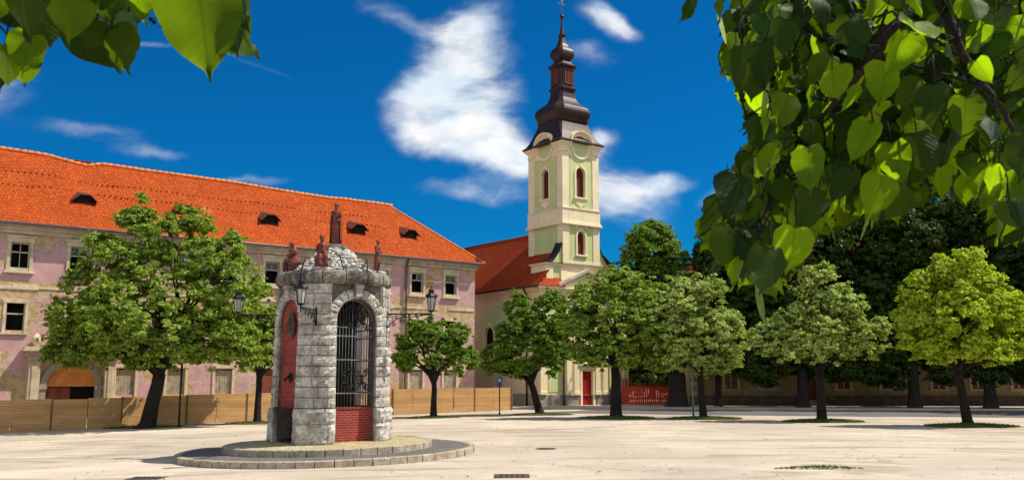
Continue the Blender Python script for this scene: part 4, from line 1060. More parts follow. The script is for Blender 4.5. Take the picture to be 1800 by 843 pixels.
# rubble cone
def stone_lump(mb, c, s, seed):
    rr = random.Random(seed); V = []; F = []; rings = 4; seg = 6
    sx, sy, sz = s * rr.uniform(.8, 1.5), s * rr.uniform(.7, 1.2), s * rr.uniform(.45, .8); rot = Matrix.Rotation(rr.uniform(0, 6.28), 3, 'Z') @ Matrix.Rotation(rr.uniform(-.4, .4), 3, 'X')
    for j in range(rings + 1):
        for k in range(seg):
            th = math.pi * j / rings; ph = 2 * math.pi * k / seg; q = rr.uniform(.8, 1.2)
            p = rot @ Vector((sx * math.sin(th) * math.cos(ph) * q, sy * math.sin(th) * math.sin(ph) * q, sz * math.cos(th))); V.append(Vector(c) + p)
    for j in range(rings):
        for k in range(seg): k2 = (k + 1) % seg; F.append((j * seg + k, (j + 1) * seg + k, (j + 1) * seg + k2, j * seg + k2))
    mb.add(V, F)
mb = MB(); mb.lathe([(1.15, 5.1), (.75, 5.5), (.38, 5.95), (.3, 5.95)], 20)
for i in range(520):
    q = random.random(); rr = 1.32 - .93 * q; z = 5.13 + .82 * q + random.uniform(-.04, .03); a = random.uniform(0, 6.283); stone_lump(mb, (rr * math.cos(a), rr * math.sin(a), z), random.uniform(.05, .10), i)
mb.build('rubble_cone', M['rubble'], wp)
mb = MB(); mb.lathe([(.42, 5.88), (.44, 5.95), (.42, 6.06), (.34, 6.08), (.33, 6.12)], 24); mb.build('statue_plinth', M['stone_ledge'], wp)
for a in (-90, 0, 90, 180):
    mb = MB(); c = Vector((1.42 * math.cos(R(a)), 1.42 * math.sin(R(a)), 0)); mb.lathe([(.30, 5.11), (.30, 5.2), (.24, 5.24)], 12, c.x, c.y); mb.build('small_plinth', M['stone'], wp)
for (a, ln2) in ((-62, .5), (-30, .45), (-118, .45), (-150, .5), (-12, .4), (60, .4)):
    mb = MB(); c = Vector((1.5 * math.cos(R(a)), 1.5 * math.sin(R(a)), 5.1)); mb.tube([c, c + Vector((.16 * math.cos(R(a * 3)), .16 * math.sin(R(a * 3)), ln2))], .022, 6); mb.build('iron_spike', M['iron'], wp)
# grilles
def grille(ang):
    g = empty('grille', (0, 0, 0), 0, parent=wp); g.matrix_local = fr(ang, D)
    mb = MB(); z0 = .95; zc = 4.27 - OR
    for i in range(13):
        x = -OR + .045 + (2 * OR - .09) * i / 12; top = zc + math.sqrt(max(0, (OR - .02) ** 2 - x * x))
        mb.tube([(x, .26, z0), (x, .26, top)], .009 if i != 6 else .02, 6)
    for z in (1.35, 2.37, 3.1, 3.37): mb.box(-OR, OR, .24, .262, z, z + .035)
    mb.ring(0, zc, OR - .05, OR - .01, .24, .28)
    mb.build('bars', M['grille'], g)
    mb = MB()
    def curl(cx, cz, r, a0, turns, n=22):
        pts = [(cx + r * (1 - .75 * i / n) * math.cos(a0 + turns * 6.283 * i / n), .235, cz + r * (1 - .75 * i / n) * math.sin(a0 + turns * 6.283 * i / n)) for i in range(n + 1)]
        mb.tube(pts, .011, 5)
    for cz in (1.78, 3.72):
        mb = MB()
        for k in range(8):
            a = k * math.pi / 4; curl(.24 * math.cos(a), cz + .24 * math.sin(a), .12, a, 1.3)
        for k in range(28):
            a = k / 28 * 6.283; mb.box(.34 * math.cos(a) - .025, .34 * math.cos(a) + .025, .225, .232, cz + .34 * math.sin(a) - .025, cz + .34 * math.sin(a) + .025)
        pts = [(.2 * math.cos(6.283 * i / 24), .235, cz + .2 * math.sin(6.283 * i / 24)) for i in range(25)]; mb.tube(pts, .012, 5)
        for k in range(8): a = k * math.pi / 4 + .39; mb.lathe([(.01, cz + .3 * math.sin(a) - .045), (.05, cz + .3 * math.sin(a)), (.01, cz + .3 * math.sin(a) + .045)], 6, .3 * math.cos(a), .23)
        mb.build('scrollwork', M['iron'], g)
    mb = MB(); mb.box(-OR, OR, .20, .36, -.13, .90); mb.build('brick_parapet', M['brick_red'], g)
    mb = MB(); mb.box(-OR, OR, .17, .38, .902, .95); mb.build('sill', M['rust_shutter'], g)
for a in (-45, 45, 135): grille(a)
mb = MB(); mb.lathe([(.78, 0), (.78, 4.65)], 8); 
mb.build('dark_core', M['black'], wp)  # black core paints the shaded hollow behind the grilles
# niche with basin on the left face
ni = empty('fountain_niche', (0, 0, 0), 0, parent=wp); ni.matrix_local = fr(-135, D)
mb = MB(); n = 14; zc = 4.27 - OR
mb.prism([(-OR, .0), (OR, .0)] + [(OR * math.cos(math.pi * k / n), zc + OR * math.sin(math.pi * k / n)) for k in range(n + 1)], .12, .34); mb.build('brick_lining', M['brick_red'], ni)
mb = MB(); mb.lathe([(.02, -.02), (.26, 0), (.30, .03), (.24, .07), (.1, .09), (.02, .12)], 22, sy=1.35)
for p in range(len(mb.v)): x, y, z = mb.v[p]; mb.v[p] = (x, .10 - z, 3.45 + y)
mb.build('plaque', M['basin'], ni)
mb = MB(); mb.tube([(0, .14, 1.85), (0, .05, 1.87), (0, -.08, 1.80), (0, -.1, 1.72)], [.05, .045, .04, .035], 8); mb.lathe([(.02, -.0), (.13, 0), (.15, .03), (.06, .05)], 14)
for p in range(len(mb.v) - 56, len(mb.v)): x, y, z = mb.v[p]; mb.v[p] = (x, .115 - z, 1.85 + y)
mb.build('spout', M['iron'], ni)
mb = MB(); V = []; pr = [(.0, .40), (.0, .48), (.2, .52), (.62, .60), (.78, .66), (.90, .68), (.92, .66), (.90, .60), (.80, .56)]
n = 14
prof = [(.30, .0), (.34, .2), (.36, .5), (.44, .72), (.52, .88), (.54, .92), (.48, .92), (.42, .84), (.05, .80)]
for (r_, z) in prof:
    for k in range(n + 1):
        a = math.pi + math.pi * k / n; V.append((r_ * 1.1 * math.cos(a), .12 + r_ * .95 * math.sin(a), z))
F = []
for i in range(len(prof) - 1):
    for k in range(n): a = i * (n + 1) + k; F.append((a, a + 1, a + n + 2, a + n + 1))
mb.add(V, F, True); mb.build('basin', M['basin'], ni)

# lamps on scrolled brackets
def make_lantern(name='wall_lantern'):
    root = empty(name)
    mb = MB(); mb.tube([(0, 0, 0), (0, -1.45, 0)], .022, 8); mb.box(-.03, .03, -.02, .03, -.5, .1)
    def curl(cy, cz, r, a0, turns, n=20):
        pts = [(0, cy + r * (1 - .8 * i / n) * math.cos(a0 + turns * 6.283 * i / n), cz + r * (1 - .8 * i / n) * math.sin(a0 + turns * 6.283 * i / n)) for i in range(n + 1)]; mb.tube(pts, .013, 6)
    pts = [(0, -.02, -.46), (0, -.12, -.30), (0, -.32, -.16), (0, -.62, -.10), (0, -1.0, -.08), (0, -1.35, -.02)]; mb.tube(pts, .016, 6)
    for (y, z, r, s) in ((-.12, -.14, .11, 1), (-.34, -.09, .075, -1), (-.55, -.055, .05, 1), (-.75, -.05, .045, -1), (-.95, -.045, .04, 1), (-1.15, -.035, .035, -1), (-.22, -.34, .07, 1), (-.48, -.22, .06, -1), (-.75, -.17, .05, 1), (-1.02, -.13, .045, -1)): curl(y, z, r, 1.0, 1.4 * s)
    mb.build('bracket', M['iron'], root)
    mb = MB(); mb.M = Matrix.Translation((0, -1.45, 0)); mb.tube([(0, 0, -.12), (0, 0, .08)], .02, 8); mb.lathe([(.03, .04), (.11, .08), (.115, .1), (.1, .11)], 6, smooth=False)
    for k in range(6):
        a = k * math.pi / 3; mb.tube([(.10 * math.cos(a), .10 * math.sin(a), .1), (.155 * math.cos(a), .155 * math.sin(a), .52)], .010, 5)
    mb.lathe([(.165, .51), (.19, .52), (.2, .55), (.13, .64), (.09, .67), (.085, .71), (.11, .72), (.10, .75), (.05, .79), (.02, .83), (.03, .86), (.01, .90)], 6, smooth=False)
    for k in range(6): a = k * math.pi / 3; mb.lathe([(.012, .54), (.025, .57), (.006, .62)], 5, .19 * math.cos(a), .19 * math.sin(a))
    mb.build('lantern_frame', M['iron'], root)
    mb = MB(); mb.M = Matrix.Translation((0, -1.45, 0)); mb.lathe([(.09, .11), (.145, .51)], 6, smooth=False); mb.build('glass', M['lamp_glass'], root)
    return root
lam = make_lantern(); first = True
labs = {-90: 'black wall lantern on a bracket between the red niche and the grille arch', 0: 'black wall lantern on a scrolled bracket at the right side of the stone well pavilion', 180: 'black wall lantern on a scrolled bracket at the left side of the stone well pavilion', 90: 'black wall lantern hidden behind the stone well pavilion'}
rm = Matrix.Rotation(R(-5.9), 4, 'Z')
for a in (-90, 0, 180):
    o = lam if first else copy_tree(lam); first = False
    p = rm @ Vector((math.cos(R(a)) * (CC + .04), math.sin(R(a)) * (CC + .04), 0)); o.location = (wp.location.x + p.x, wp.location.y + p.y, FZ + 3.86)
    o.rotation_euler = (0, 0, R(a - 5.9 + 90)); tag(o, labs[a], 'lamp', 'wall lanterns on the well pavilion')

# ------------------------------------------------------------------ statues
def skin_body(name, joints, edges, mat, parent):
    me = bpy.data.meshes.new(name); me.from_pydata([j[:3] for j in joints], edges, []); o = bpy.data.objects.new(name, me); COL.objects.link(o); o.parent = parent
    sk = o.modifiers.new('skin', 'SKIN'); me.skin_vertices or None
    lay = me.skin_vertices[0] if me.skin_vertices else None
    if lay is None:
        bpy.context.view_layer.objects.active = o
        try: bpy.ops.mesh.customdata_skin_add()
        except Exception: pass
        lay = me.skin_vertices[0]
    for i, j in enumerate(joints): lay.data[i].radius = (j[3], j[4] if len(j) > 4 else j[3])
    lay.data[0].use_root = True
    ss = o.modifiers.new('sub', 'SUBSURF'); ss.levels = 2; ss.render_levels = 2
    me.materials.append(mat); return o
def statue(loc, h, face, kind, label):
    """h total height; modelled 1.75 units tall, facing -y"""
    r = empty('statue', loc, face, label, 'statue', 'rust brown statues on top of the well pavilion'); s = h / 1.75; r.scale = (s * .84, s * .84, s)
    sit = kind in ('kneel', 'mother')
    dz = -.55 if sit else 0
    J = [(0, 0, .95 + dz, .17, .13), (0, .0, 1.15 + dz, .15, .11), (0, .01, 1.36 + dz, .18, .12), (0, .0, 1.48 + dz, .07), (0, -.02, 1.58 + dz, .095, .10), (0, -.02, 1.69 + dz, .088, .10)]
    E = [(0, 1), (1, 2), (2, 3), (3, 4), (4, 5)]
    def limb(start, pts):
        p = start
        for q in pts: J.append(q); E.append((p, len(J) - 1)); p = len(J) - 1
    if kind == 'king':
        limb(2, [(-.20, .0, 1.40, .075), (-.27, .03, 1.12, .058), (-.27, -.03, .88, .045), (-.27, -.05, .78, .04)]); limb(2, [(.20, .0, 1.40, .075), (.28, .02, 1.13, .058), (.20, -.14, 1.02, .045), (.10, -.18, 1.05, .04)])
    elif kind == 'lean':
        limb(2, [(-.20, .0, 1.38, .07), (-.26, -.04, 1.12, .052), (-.12, -.20, 1.02, .042), (-.03, -.24, 1.06, .038)]); limb(2, [(.20, .0, 1.38, .07), (.26, -.06, 1.13, .052), (.14, -.24, 1.05, .042), (.05, -.26, 1.1, .038)])
    elif kind == 'mother':
        limb(2, [(-.20, .0, .83, .07), (-.27, -.06, .60, .055), (-.14, -.26, .55, .045), (.0, -.30, .60, .04)]); limb(2, [(.20, .0, .83, .07), (.27, -.08, .60, .055), (.14, -.28, .48, .045), (.02, -.31, .50, .04)])
    else:
        limb(2, [(-.20, .0, .83, .08), (-.24, -.14, .62, .06), (-.10, -.30, .62, .045), (-.02, -.34, .70, .04)]); limb(2, [(.20, .0, .83, .08), (.24, -.14, .62, .06), (.10, -.30, .62, .045), (.02, -.34, .70, .04)])
    if sit:
        limb(0, [(-.12, -.22, .42, .12), (-.14, -.44, .40, .10), (-.14, -.42, .14, .08), (-.14, -.50, .05, .06)]); limb(0, [(.12, -.22, .42, .12), (.14, -.44, .40, .10), (.14, -.42, .14, .08), (.14, -.50, .05, .06)])
    else:
        limb(0, [(-.10, 0, .80, .12), (-.11, -.03, .48, .08), (-.12, .0, .10, .055), (-.12, -.12, .04, .05)]); limb(0, [(.10, 0, .80, .12), (.12, -.05, .48, .08), (.12, -.02, .10, .055), (.13, -.15, .04, .05)])
    if kind in ('kneel',): J[4] = (0, -.12, 1.0, .1, .1); J[5] = (0, -.17, 1.08, .088)
    b = skin_body('figure', J, E, M['terracotta'], r)
    # face: nose, brow and hair
    hx, hy, hz_ = J[5][0], J[5][1], J[5][2]
    mb = MB(); mb.lathe([(.01, hz_ - .12), (.10, hz_ - .07), (.115, hz_), (.10, hz_ + .07), (.05, hz_ + .115), (.01, hz_ + .125)], 14, hx, hy + .03, ripple=lambda a, z: .06 * math.sin(7 * a))
    mb.lathe([(.005, hz_ - .06), (.02, hz_ - .05), (.012, hz_ - .01)], 6, hx, hy - .11)
    mb.build('hair', M['terracotta'], r)
    # robe with folds
    if sit:
        prof = [(.44, .0), (.42, .12), (.36, .3), (.34, .45), (.22, .62), (.20, .74), (.225, .84), (.16, .93)]; mb = MB(); mb.lathe(prof, 40, 0, -.08, sx=.72, sy=.95, ripple=lambda a, z: (.07 * math.sin(9 * a + 2 * z) + .04 * math.sin(17 * a)) * max(0, 1 - z / .8))
    else:
        prof = [(.24, .0), (.235, .1), (.23, .35), (.23, .6), (.24, .85), (.19, 1.02), (.19, 1.15), (.235, 1.34), (.20, 1.43), (.10, 1.48)]; mb = MB(); mb.lathe(prof, 40, 0, .02, sx=1, sy=.8, ripple=lambda a, z: (.09 * math.sin(8 * a + 1.5 * z) + .05 * math.sin(15 * a - 3 * z)) * max(.12, 1 - z / 1.1))
    mb.build('robe', M['terracotta'], r)
    if kind == 'king':      # long cloak falling behind and at the sides
        mb = MB(); V = []; F = []
        for j in range(9):
            z = .10 + 1.32 * j / 8; rr = .31 - .06 * j / 8
            for k in range(13): a = math.radians(-25 + 230 * k / 12); q = rr * (1 + .09 * math.sin(9 * a)); V.append((q * math.cos(a), q * math.sin(a) * .75, z))
        for j in range(8):
            for k in range(12): a = j * 13 + k; F.append((a, a + 1, a + 14, a + 13))
        mb.add(V, F, True); o = mb.build('cloak', M['terracotta'], r); sol = o.modifiers.new('thick', 'SOLIDIFY'); sol.thickness = .03
    if kind == 'mother':
        J2 = [(.02, -.36, .62, .075), (.02, -.36, .74, .06), (.02, -.37, .84, .055)]
        c = skin_body('child', J2 + [(-.08, -.40, .55, .035), (.12, -.40, .55, .035)], [(0, 1), (1, 2), (0, 3), (0, 4)], M['terracotta'], r)
    if not sit:
        pass
    else:
        mb = MB(); mb.box(-.28, .28, -.05, .35, 0, .40); mb.build('seat', M['terracotta'], r, .04)
    return r
def wloc(a, rad, z): p = rm @ Vector((math.cos(R(a)) * rad, math.sin(R(a)) * rad, 0)); return (wp.location.x + p.x, wp.location.y + p.y, FZ + z)
ROT = R(-5.9)
statue((wp.location.x, wp.location.y, FZ + 6.11), 1.38, R(-12), 'king', 'tall standing cloaked statue on top of the white rubble cone')
statue(wloc(-90, 1.42, 5.23), 1.42, R(20), 'mother', 'seated statue holding a child at the front edge of the stone ledge')
statue(wloc(180, 1.36, 5.23), 1.5, R(-88), 'kneel', 'hunched seated statue seen from the side at the left end of the stone ledge')
statue(wloc(0, 1.42, 5.23), 1.02, R(70), 'lean', 'standing robed statue looking down at the right end of the stone ledge')
statue(wloc(90, 1.40, 5.23), 1.30, R(175), 'mother', 'statue mostly hidden behind the white rubble cone with only its head showing')

# ------------------------------------------------------------------ trees
def crown_mesh(lobes, n_leaf, size, seed, mat, parent, thin=.0, floor=None):
    """lobes: world (cx,cy,cz,rx,ry,rz); leaves in clusters over the lobes' outer volume"""
    rg = np.random.default_rng(seed); L = np.array(lobes); area = L[:, 3] * L[:, 5] + L[:, 4] * L[:, 5]; area = area / area.sum()
    n_leaf = int(n_leaf * 2.9); ncl = max(60, n_leaf // 26)
    li = rg.choice(len(L), ncl, p=area); d = rg.normal(size=(ncl, 3)); d /= np.linalg.norm(d, axis=1)[:, None]
    rad = 1 - np.abs(rg.normal(0, .27, ncl)); rad = np.clip(rad, .15, 1.0)
    rad *= 1 + rg.normal(0, .09, ncl)
    c = L[li, :3] + d * L[li, 3:] * rad[:, None]
    # boughs: pull the clusters towards random bough tips so that hollows open between them
    nb_ = max(14, int(ncl / 26)); tips = c[rg.choice(ncl, nb_)]; dist = ((c[:, None, :] - tips[None]) ** 2).sum(2); near = tips[dist.argmin(1)]
    c = c + (near - c) * rg.uniform(.12, .50, ncl)[:, None]
    # young shoots standing out of the outline
    sh = rg.random(ncl) < .14; up_ = np.stack([rg.normal(0, .35, ncl), rg.normal(0, .35, ncl), rg.uniform(.1, 1, ncl)], 1)
    c = np.where(sh[:, None], c + (d * .6 + up_ * .6) * L[li, 3:] * rg.uniform(.05, .26, ncl)[:, None], c)
    zlo = (L[:, 2] - L[:, 5]).min() + .30; c[:, 2] = np.maximum(c[:, 2], zlo + rg.uniform(-.35, .9, ncl))
    crs = rg.uniform(.15, .42, ncl) * np.where(sh, .55, 1) * (L[:, 3].mean() / 2.2) ** .5
    idx = rg.integers(0, ncl, n_leaf)
    e = rg.normal(size=(n_leaf, 3)); e /= np.linalg.norm(e, axis=1)[:, None]; e[:, 2] = np.abs(e[:, 2]) * .9 - .25
    pos = c[idx] + e * (crs[idx] * rg.uniform(.3, 1.45, n_leaf) ** 1.2)[:, None] * np.array([1.05, 1.05, .95])
    nrm = e * .55 + d[idx] * .45 + np.array([0, 0, .22]) + rg.normal(size=(n_leaf, 3)) * .5; nrm /= np.linalg.norm(nrm, axis=1)[:, None]
    t = rg.normal(size=(n_leaf, 3)) + np.array([0, 0, -.6]); t -= nrm * (t * nrm).sum(1)[:, None]; t /= np.linalg.norm(t, axis=1)[:, None]; b = np.cross(nrm, t)
    s = (size * .80 * rg.uniform(.5, 1.35, n_leaf))[:, None]
    v0 = pos - t * s * .5; v1 = pos + b * s * .42 - nrm * s * .12 - t * s * .08; v2 = pos + t * s * .6; v3 = pos - b * s * .42 - nrm * s * .12 - t * s * .08
    V = np.stack([v0, v1, v2, v3], 1).reshape(-1, 3); F = np.arange(n_leaf * 4).reshape(-1, 4)
    o = np_mesh('crown', V, F, mat, parent); return c
def tree(name, base, lobes, n_leaf, size, mat, bark, rtrunk, fork_z, seed, label, cat='tree', group=None, lean=(0, 0), nlimb=9):
    root = empty(name, base, 0, label, cat, group); rg = random.Random(seed)
    Lr = [(l[0] - base[0], l[1] - base[1], l[2] - base[2], *l[3:]) for l in lobes]
    c = crown_mesh(Lr, n_leaf, size, seed, mat, root)
    mb = MB(); fz = fork_z; top = Vector((lean[0], lean[1], fz))
    mb.tube([(0, 0, -.25), (0, 0, .0), (lean[0] * .15, lean[1] * .15, .25), (lean[0] * .45, lean[1] * .45, fz * .45), (lean[0] * .8 + .03, lean[1] * .8, fz * .8), top], [rtrunk * 1.9, rtrunk * 1.45, rtrunk * 1.1, rtrunk * .92, rtrunk * .85, rtrunk * .8], 12)
    mb.build('trunk', bark, root)
    mb = MB()
    idx = sorted(range(len(c)), key=lambda i: rg.random())[:nlimb * 3]
    mains = idx[:nlimb]; mp = []
    for i in mains:
        e = Vector(c[i]) ; e = top.lerp(e, .8); q = top.lerp(e, .45) + Vector((rg.uniform(-.2, .2), rg.uniform(-.2, .2), rg.uniform(.05, .4)))
        mb.tube([top - Vector((0, 0, .15)), top.lerp(q, .4) + Vector((0, 0, .1)), q, e], [rtrunk * .55, rtrunk * .42, rtrunk * .28, .02], 7); mp.append(q)
    for i in idx[nlimb:]:
        q = min(mp, key=lambda p: (p - Vector(c[i])).length); e = Vector(c[i]); mb.tube([q, q.lerp(e, .5) + Vector((0, 0, .12)), e], [rtrunk * .2, rtrunk * .12, .01], 5)
    mb.build('limbs', bark, root)
    return root
def px_lobes(lst, y, seed=0, dy=.25):
    rg = random.Random(seed); out = []; k = y / FPX
    for (px, py, rx, rz) in lst:
        p = at(px, py, y + rg.uniform(-dy, dy) * rx * k); out.append((p.x, p.y, p.z, rx * k * .97, (rx + rz) * .5 * k * .97, rz * k * .98))
    return out
LM_sun = leafmat('linden_leaves', (.020, .072, .002), (.310, .420, .024), (.22, .30, .05), .34, (.30, .44, .015))
LM_pale = leafmat('silver_linden_leaves', (.045, .115, .004), (.40, .53, .06), (.38, .46, .12), .32, (.36, .46, .04))
LM_lime = leafmat('yellow_green_leaves', (.085, .180, .004), (.40, .52, .012), (.38, .48, .04), .38, (.50, .62, .015))
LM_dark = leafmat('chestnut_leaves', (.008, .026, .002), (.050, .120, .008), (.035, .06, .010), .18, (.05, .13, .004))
LM_mid = leafmat('mid_green_leaves', (.020, .075, .003), (.190, .320, .018), (.15, .23, .03), .34, (.20, .35, .012))
def line_tree(pxy, lst, n, mat, seed, label, rt, fork_px, size=.21, lean=(0, 0), grp='lindens lining the square'):
    rj = random.Random(seed * 7); low = max(l[1] + l[3] for l in lst); extra = []
    for q in range(13):      # small boughs breaking the outline
        l = rj.choice(lst[:6]); a = rj.uniform(-.35, math.pi + .35); e = (l[0] + l[2] * .95 * math.cos(a), l[1] - l[3] * .95 * math.sin(a), rj.uniform(9, 17), rj.uniform(9, 20))
        if e[1] + e[3] < low: extra.append(e)
    lst = lst + extra
    b = ground(*pxy); fz = at(pxy[0], fork_px, b.y).z - b.z
    return tree('linden_tree', b, px_lobes(lst, b.y, seed), n, size, mat, M['bark'], rt, fz, seed, label, 'tree', grp, lean)
line_tree((257, 752), [(270, 550, 150, 90), (150, 550, 70, 75), (252, 430, 50, 70), (335, 440, 72, 68), (400, 510, 62, 85), (385, 595, 78, 62), (150, 605, 68, 48), (246, 372, 13, 34), (330, 385, 40, 28), (400, 430, 28, 30), (200, 470, 65, 50), (270, 615, 120, 45), (175, 430, 40, 26), (115, 625, 44, 34), (420, 620, 44, 40)], 34000, LM_sun, 21, 'largest linden, broad and uneven, in front of the gateway of the pink building', .40, 655, .22, (.55, 0))
line_tree((452, 743), [(455, 555, 38, 60), (450, 610, 50, 50), (478, 590, 26, 50), (430, 570, 34, 50)], 7000, LM_sun, 22, 'narrow linden directly left of the stone well pavilion', .2, 665, .20)
line_tree((762, 733), [(762, 620, 62, 46), (800, 600, 34, 34), (715, 630, 28, 36), (765, 580, 40, 26), (812, 640, 28, 26), (730, 595, 24, 24)], 9000, LM_mid, 23, 'small round linden between the well pavilion and the church in front of the plank fence', .19, 672, .19)
line_tree((950, 728), [(928, 600, 55, 60), (878, 625, 42, 38), (965, 580, 42, 60), (925, 550, 38, 32), (900, 648, 42, 20), (975, 630, 26, 34), (960, 530, 22, 16)], 14000, LM_mid, 24, 'bushy linden in front of the church side wall where the plank fence ends', .24, 672, .20, (-.6, 0))
line_tree((1083, 734), [(1085, 560, 78, 75), (1020, 590, 40, 52), (1080, 505, 55, 38), (1140, 575, 60, 66), (1150, 530, 45, 45), (1020, 545, 42, 45), (1080, 632, 72, 26), (1150, 640, 40, 22), (1095, 485, 28, 22)], 18000, LM_sun, 25, 'full crowned linden with thick straight trunk beside the red church door', .32, 650, .20)
line_tree((1237, 735), [(1235, 585, 62, 62), (1200, 540, 46, 40), (1272, 595, 46, 48), (1232, 512, 38, 24), (1185, 600, 42, 48), (1225, 645, 62, 22), (1290, 625, 30, 26), (1165, 545, 30, 34)], 16000, LM_pale, 26, 'pale topped linden beside the teal post in front of the orange netting', .20, 655, .19, (-.15, 0))
line_tree((1445, 740), [(1440, 575, 78, 60), (1440, 515, 52, 40), (1380, 585, 52, 42), (1515, 595, 44, 40), (1432, 622, 85, 24), (1438, 482, 20, 16), (1480, 540, 44, 36), (1545, 575, 20, 22), (1340, 600, 28, 30)], 17000, LM_pale, 27, 'silvery green linden with a forked trunk on a grass patch', .24, 652, .18)
line_tree((1703, 748), [(1700, 560, 85, 70), (1688, 472, 40, 42), (1640, 520, 52, 40), (1752, 520, 52, 46), (1795, 585, 55, 50), (1618, 590, 46, 50), (1700, 622, 100, 28), (1600, 560, 26, 30), (1660, 480, 28, 30), (1720, 500, 40, 40), (1830, 600, 40, 36)], 21000, LM_lime, 28, 'bright yellow green linden with conical top at the right end of the row', .22, 655, .20, (-.35, 0))
# two lindens of the row past the right edge (they shade the square)
b = Vector((29.5, 41.0, 0))
tree('linden_tree', b, [(29.5, 41, 4.6, 2.8, 2.8, 2.2), (29.5, 41, 6.4, 1.8, 1.8, 1.5)], 5000, .26, LM_mid, M['bark'], .22, 2.3, 40, 'linden standing beyond the right edge of the picture', 'tree', 'lindens lining the square')
def back_tree(x_px, y, lst, n, seed, label, mat=LM_dark, size=.30, rt=.42, fork=640, kind='chestnut_tree', grp='big trees before the ochre building'):
    p = at(x_px, 662, y); b = Vector((p.x, y, .1)); fz = at(x_px, fork, y).z
    return tree(kind, b, px_lobes(lst, y, seed, .35), n, size, mat, M['bark_far'], rt, fz, seed, label, 'tree', grp, (0, 0), 12)
back_tree(1190, 69.5, [(1148, 432, 48, 42), (1112, 462, 34, 36), (1180, 455, 34, 42), (1150, 500, 70, 48), (1150, 405, 30, 22), (1120, 425, 24, 24)], 14000, 31, 'tall mid green tree with a very thick trunk rising just right of the church tower', LM_mid, .24, .75, 655)
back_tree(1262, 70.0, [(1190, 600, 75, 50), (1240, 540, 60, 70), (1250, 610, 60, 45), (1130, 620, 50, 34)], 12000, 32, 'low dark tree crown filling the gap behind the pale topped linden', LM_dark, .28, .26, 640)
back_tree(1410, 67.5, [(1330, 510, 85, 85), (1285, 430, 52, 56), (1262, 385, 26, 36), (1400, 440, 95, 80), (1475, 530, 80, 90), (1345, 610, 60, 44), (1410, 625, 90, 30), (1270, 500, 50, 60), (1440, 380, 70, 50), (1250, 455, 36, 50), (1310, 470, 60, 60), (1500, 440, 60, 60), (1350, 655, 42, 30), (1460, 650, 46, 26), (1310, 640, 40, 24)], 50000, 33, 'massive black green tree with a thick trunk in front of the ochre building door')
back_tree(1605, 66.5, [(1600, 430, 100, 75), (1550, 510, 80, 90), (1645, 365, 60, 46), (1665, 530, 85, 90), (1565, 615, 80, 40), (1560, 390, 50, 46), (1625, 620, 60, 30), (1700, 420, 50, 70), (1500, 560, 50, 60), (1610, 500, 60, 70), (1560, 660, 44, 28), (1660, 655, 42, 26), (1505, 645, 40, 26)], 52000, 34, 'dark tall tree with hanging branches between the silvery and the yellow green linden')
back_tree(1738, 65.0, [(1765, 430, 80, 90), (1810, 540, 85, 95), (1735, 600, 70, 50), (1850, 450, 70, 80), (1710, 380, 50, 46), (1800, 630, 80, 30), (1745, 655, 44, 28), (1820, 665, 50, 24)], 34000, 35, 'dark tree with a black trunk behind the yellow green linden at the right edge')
tree('chestnut_tree', (45, 62, .1), [(45, 62, 9, 6, 5, 5.5), (41, 61, 12, 4.5, 4, 4), (49, 61, 6, 5, 4, 3), (45, 58, 5.5, 5, 3, 2)], 14000, .42, LM_dark, M['bark_far'], .5, 3, 36, 'dark unseen tree added beyond the right edge to shade the ochre building', 'tree', 'big trees before the ochre building')  # added out of view for the shade it casts
# distant woods closing the gap between the church and the ochre building
for i, (x, y) in enumerate(((9, 98), (15, 99), (21, 104), (30, 104), (-14, 130), (0, 125), (12, 112))):
    tree('distant_tree', (x, y, 0), [(x, y, 5.5, 4.6, 4.2, 3.6), (x + 1.5, y, 8.0, 3.2, 3, 2.4), (x - 2, y, 2.6, 3.8, 3, 2.4), (x + 2, y, 2.4, 3.5, 3, 2.3)], 6000, .45, LM_dark, M['bark_far'], .35, 2.2, 60 + i,
         'dark distant tree glimpsed under the crowns between the church and the ochre building' if i in (0, 1, 2, 6) else 'dark distant tree hidden behind the buildings', 'tree', 'distant trees between the buildings' if i in (0, 1, 2, 6) else 'distant trees hidden behind the buildings')

# ------------------------------------------------------------------ grass pits under the trees
GM = leafmat('grass_blades', (.06, .10, .015), (.16, .20, .04), (.10, .15, .03), .3, (.15, .22, .03))
def grass(name, x, y, rx, ry, n, h, label, seed, rim=True):
    rg = np.random.default_rng(seed); a = rg.uniform(0, 2 * np.pi, n); r = np.sqrt(rg.uniform(0, 1, n)); px = x + rx * r * np.cos(a); py = y + ry * r * np.sin(a)
    gzv = np.array([gz(v) for v in px]) + .05 * (1 - r ** 2); hh = h * rg.uniform(.4, 1.2, n) * (1.1 - .5 * r); th = rg.uniform(0, np.pi, n); w = .02 + .02 * rg.random(n); lx = rg.normal(0, .3, n) * hh; ly = rg.normal(0, .3, n) * hh
    v0 = np.stack([px - w * np.cos(th), py - w * np.sin(th), gzv], 1); v1 = np.stack([px + w * np.cos(th), py + w * np.sin(th), gzv], 1); v2 = np.stack([px + lx, py + ly, gzv + hh], 1)
    V = np.stack([v0, v1, v2], 1).reshape(-1, 3); o = np_mesh(name, V, np.arange(3 * n).reshape(-1, 3), GM); tag(o, label, 'grass', None, 'stuff')
    return o
def mound(x, y, rx, ry, hgt):
    mb = MB(); n = 28; V = [(x, y, gz(x) + hgt)]; F = []
    for (q, z) in ((.6, hgt * .8), (1, .008)):
        for k in range(n): a = 6.283 * k / n; w = 1 + .08 * math.sin(3 * a + x); V.append((x + rx * q * w * math.cos(a), y + ry * q * w * math.sin(a), gz(x + rx * q * math.cos(a)) + z))
    for k in range(n): k2 = (k + 1) % n; F.append((0, 1 + k, 1 + k2)); F.append((1 + k, 1 + n + k, 1 + n + k2, 1 + k2))
    mb.add(V, F, True); mb.build('soil', M['soil'], None, kind='structure')
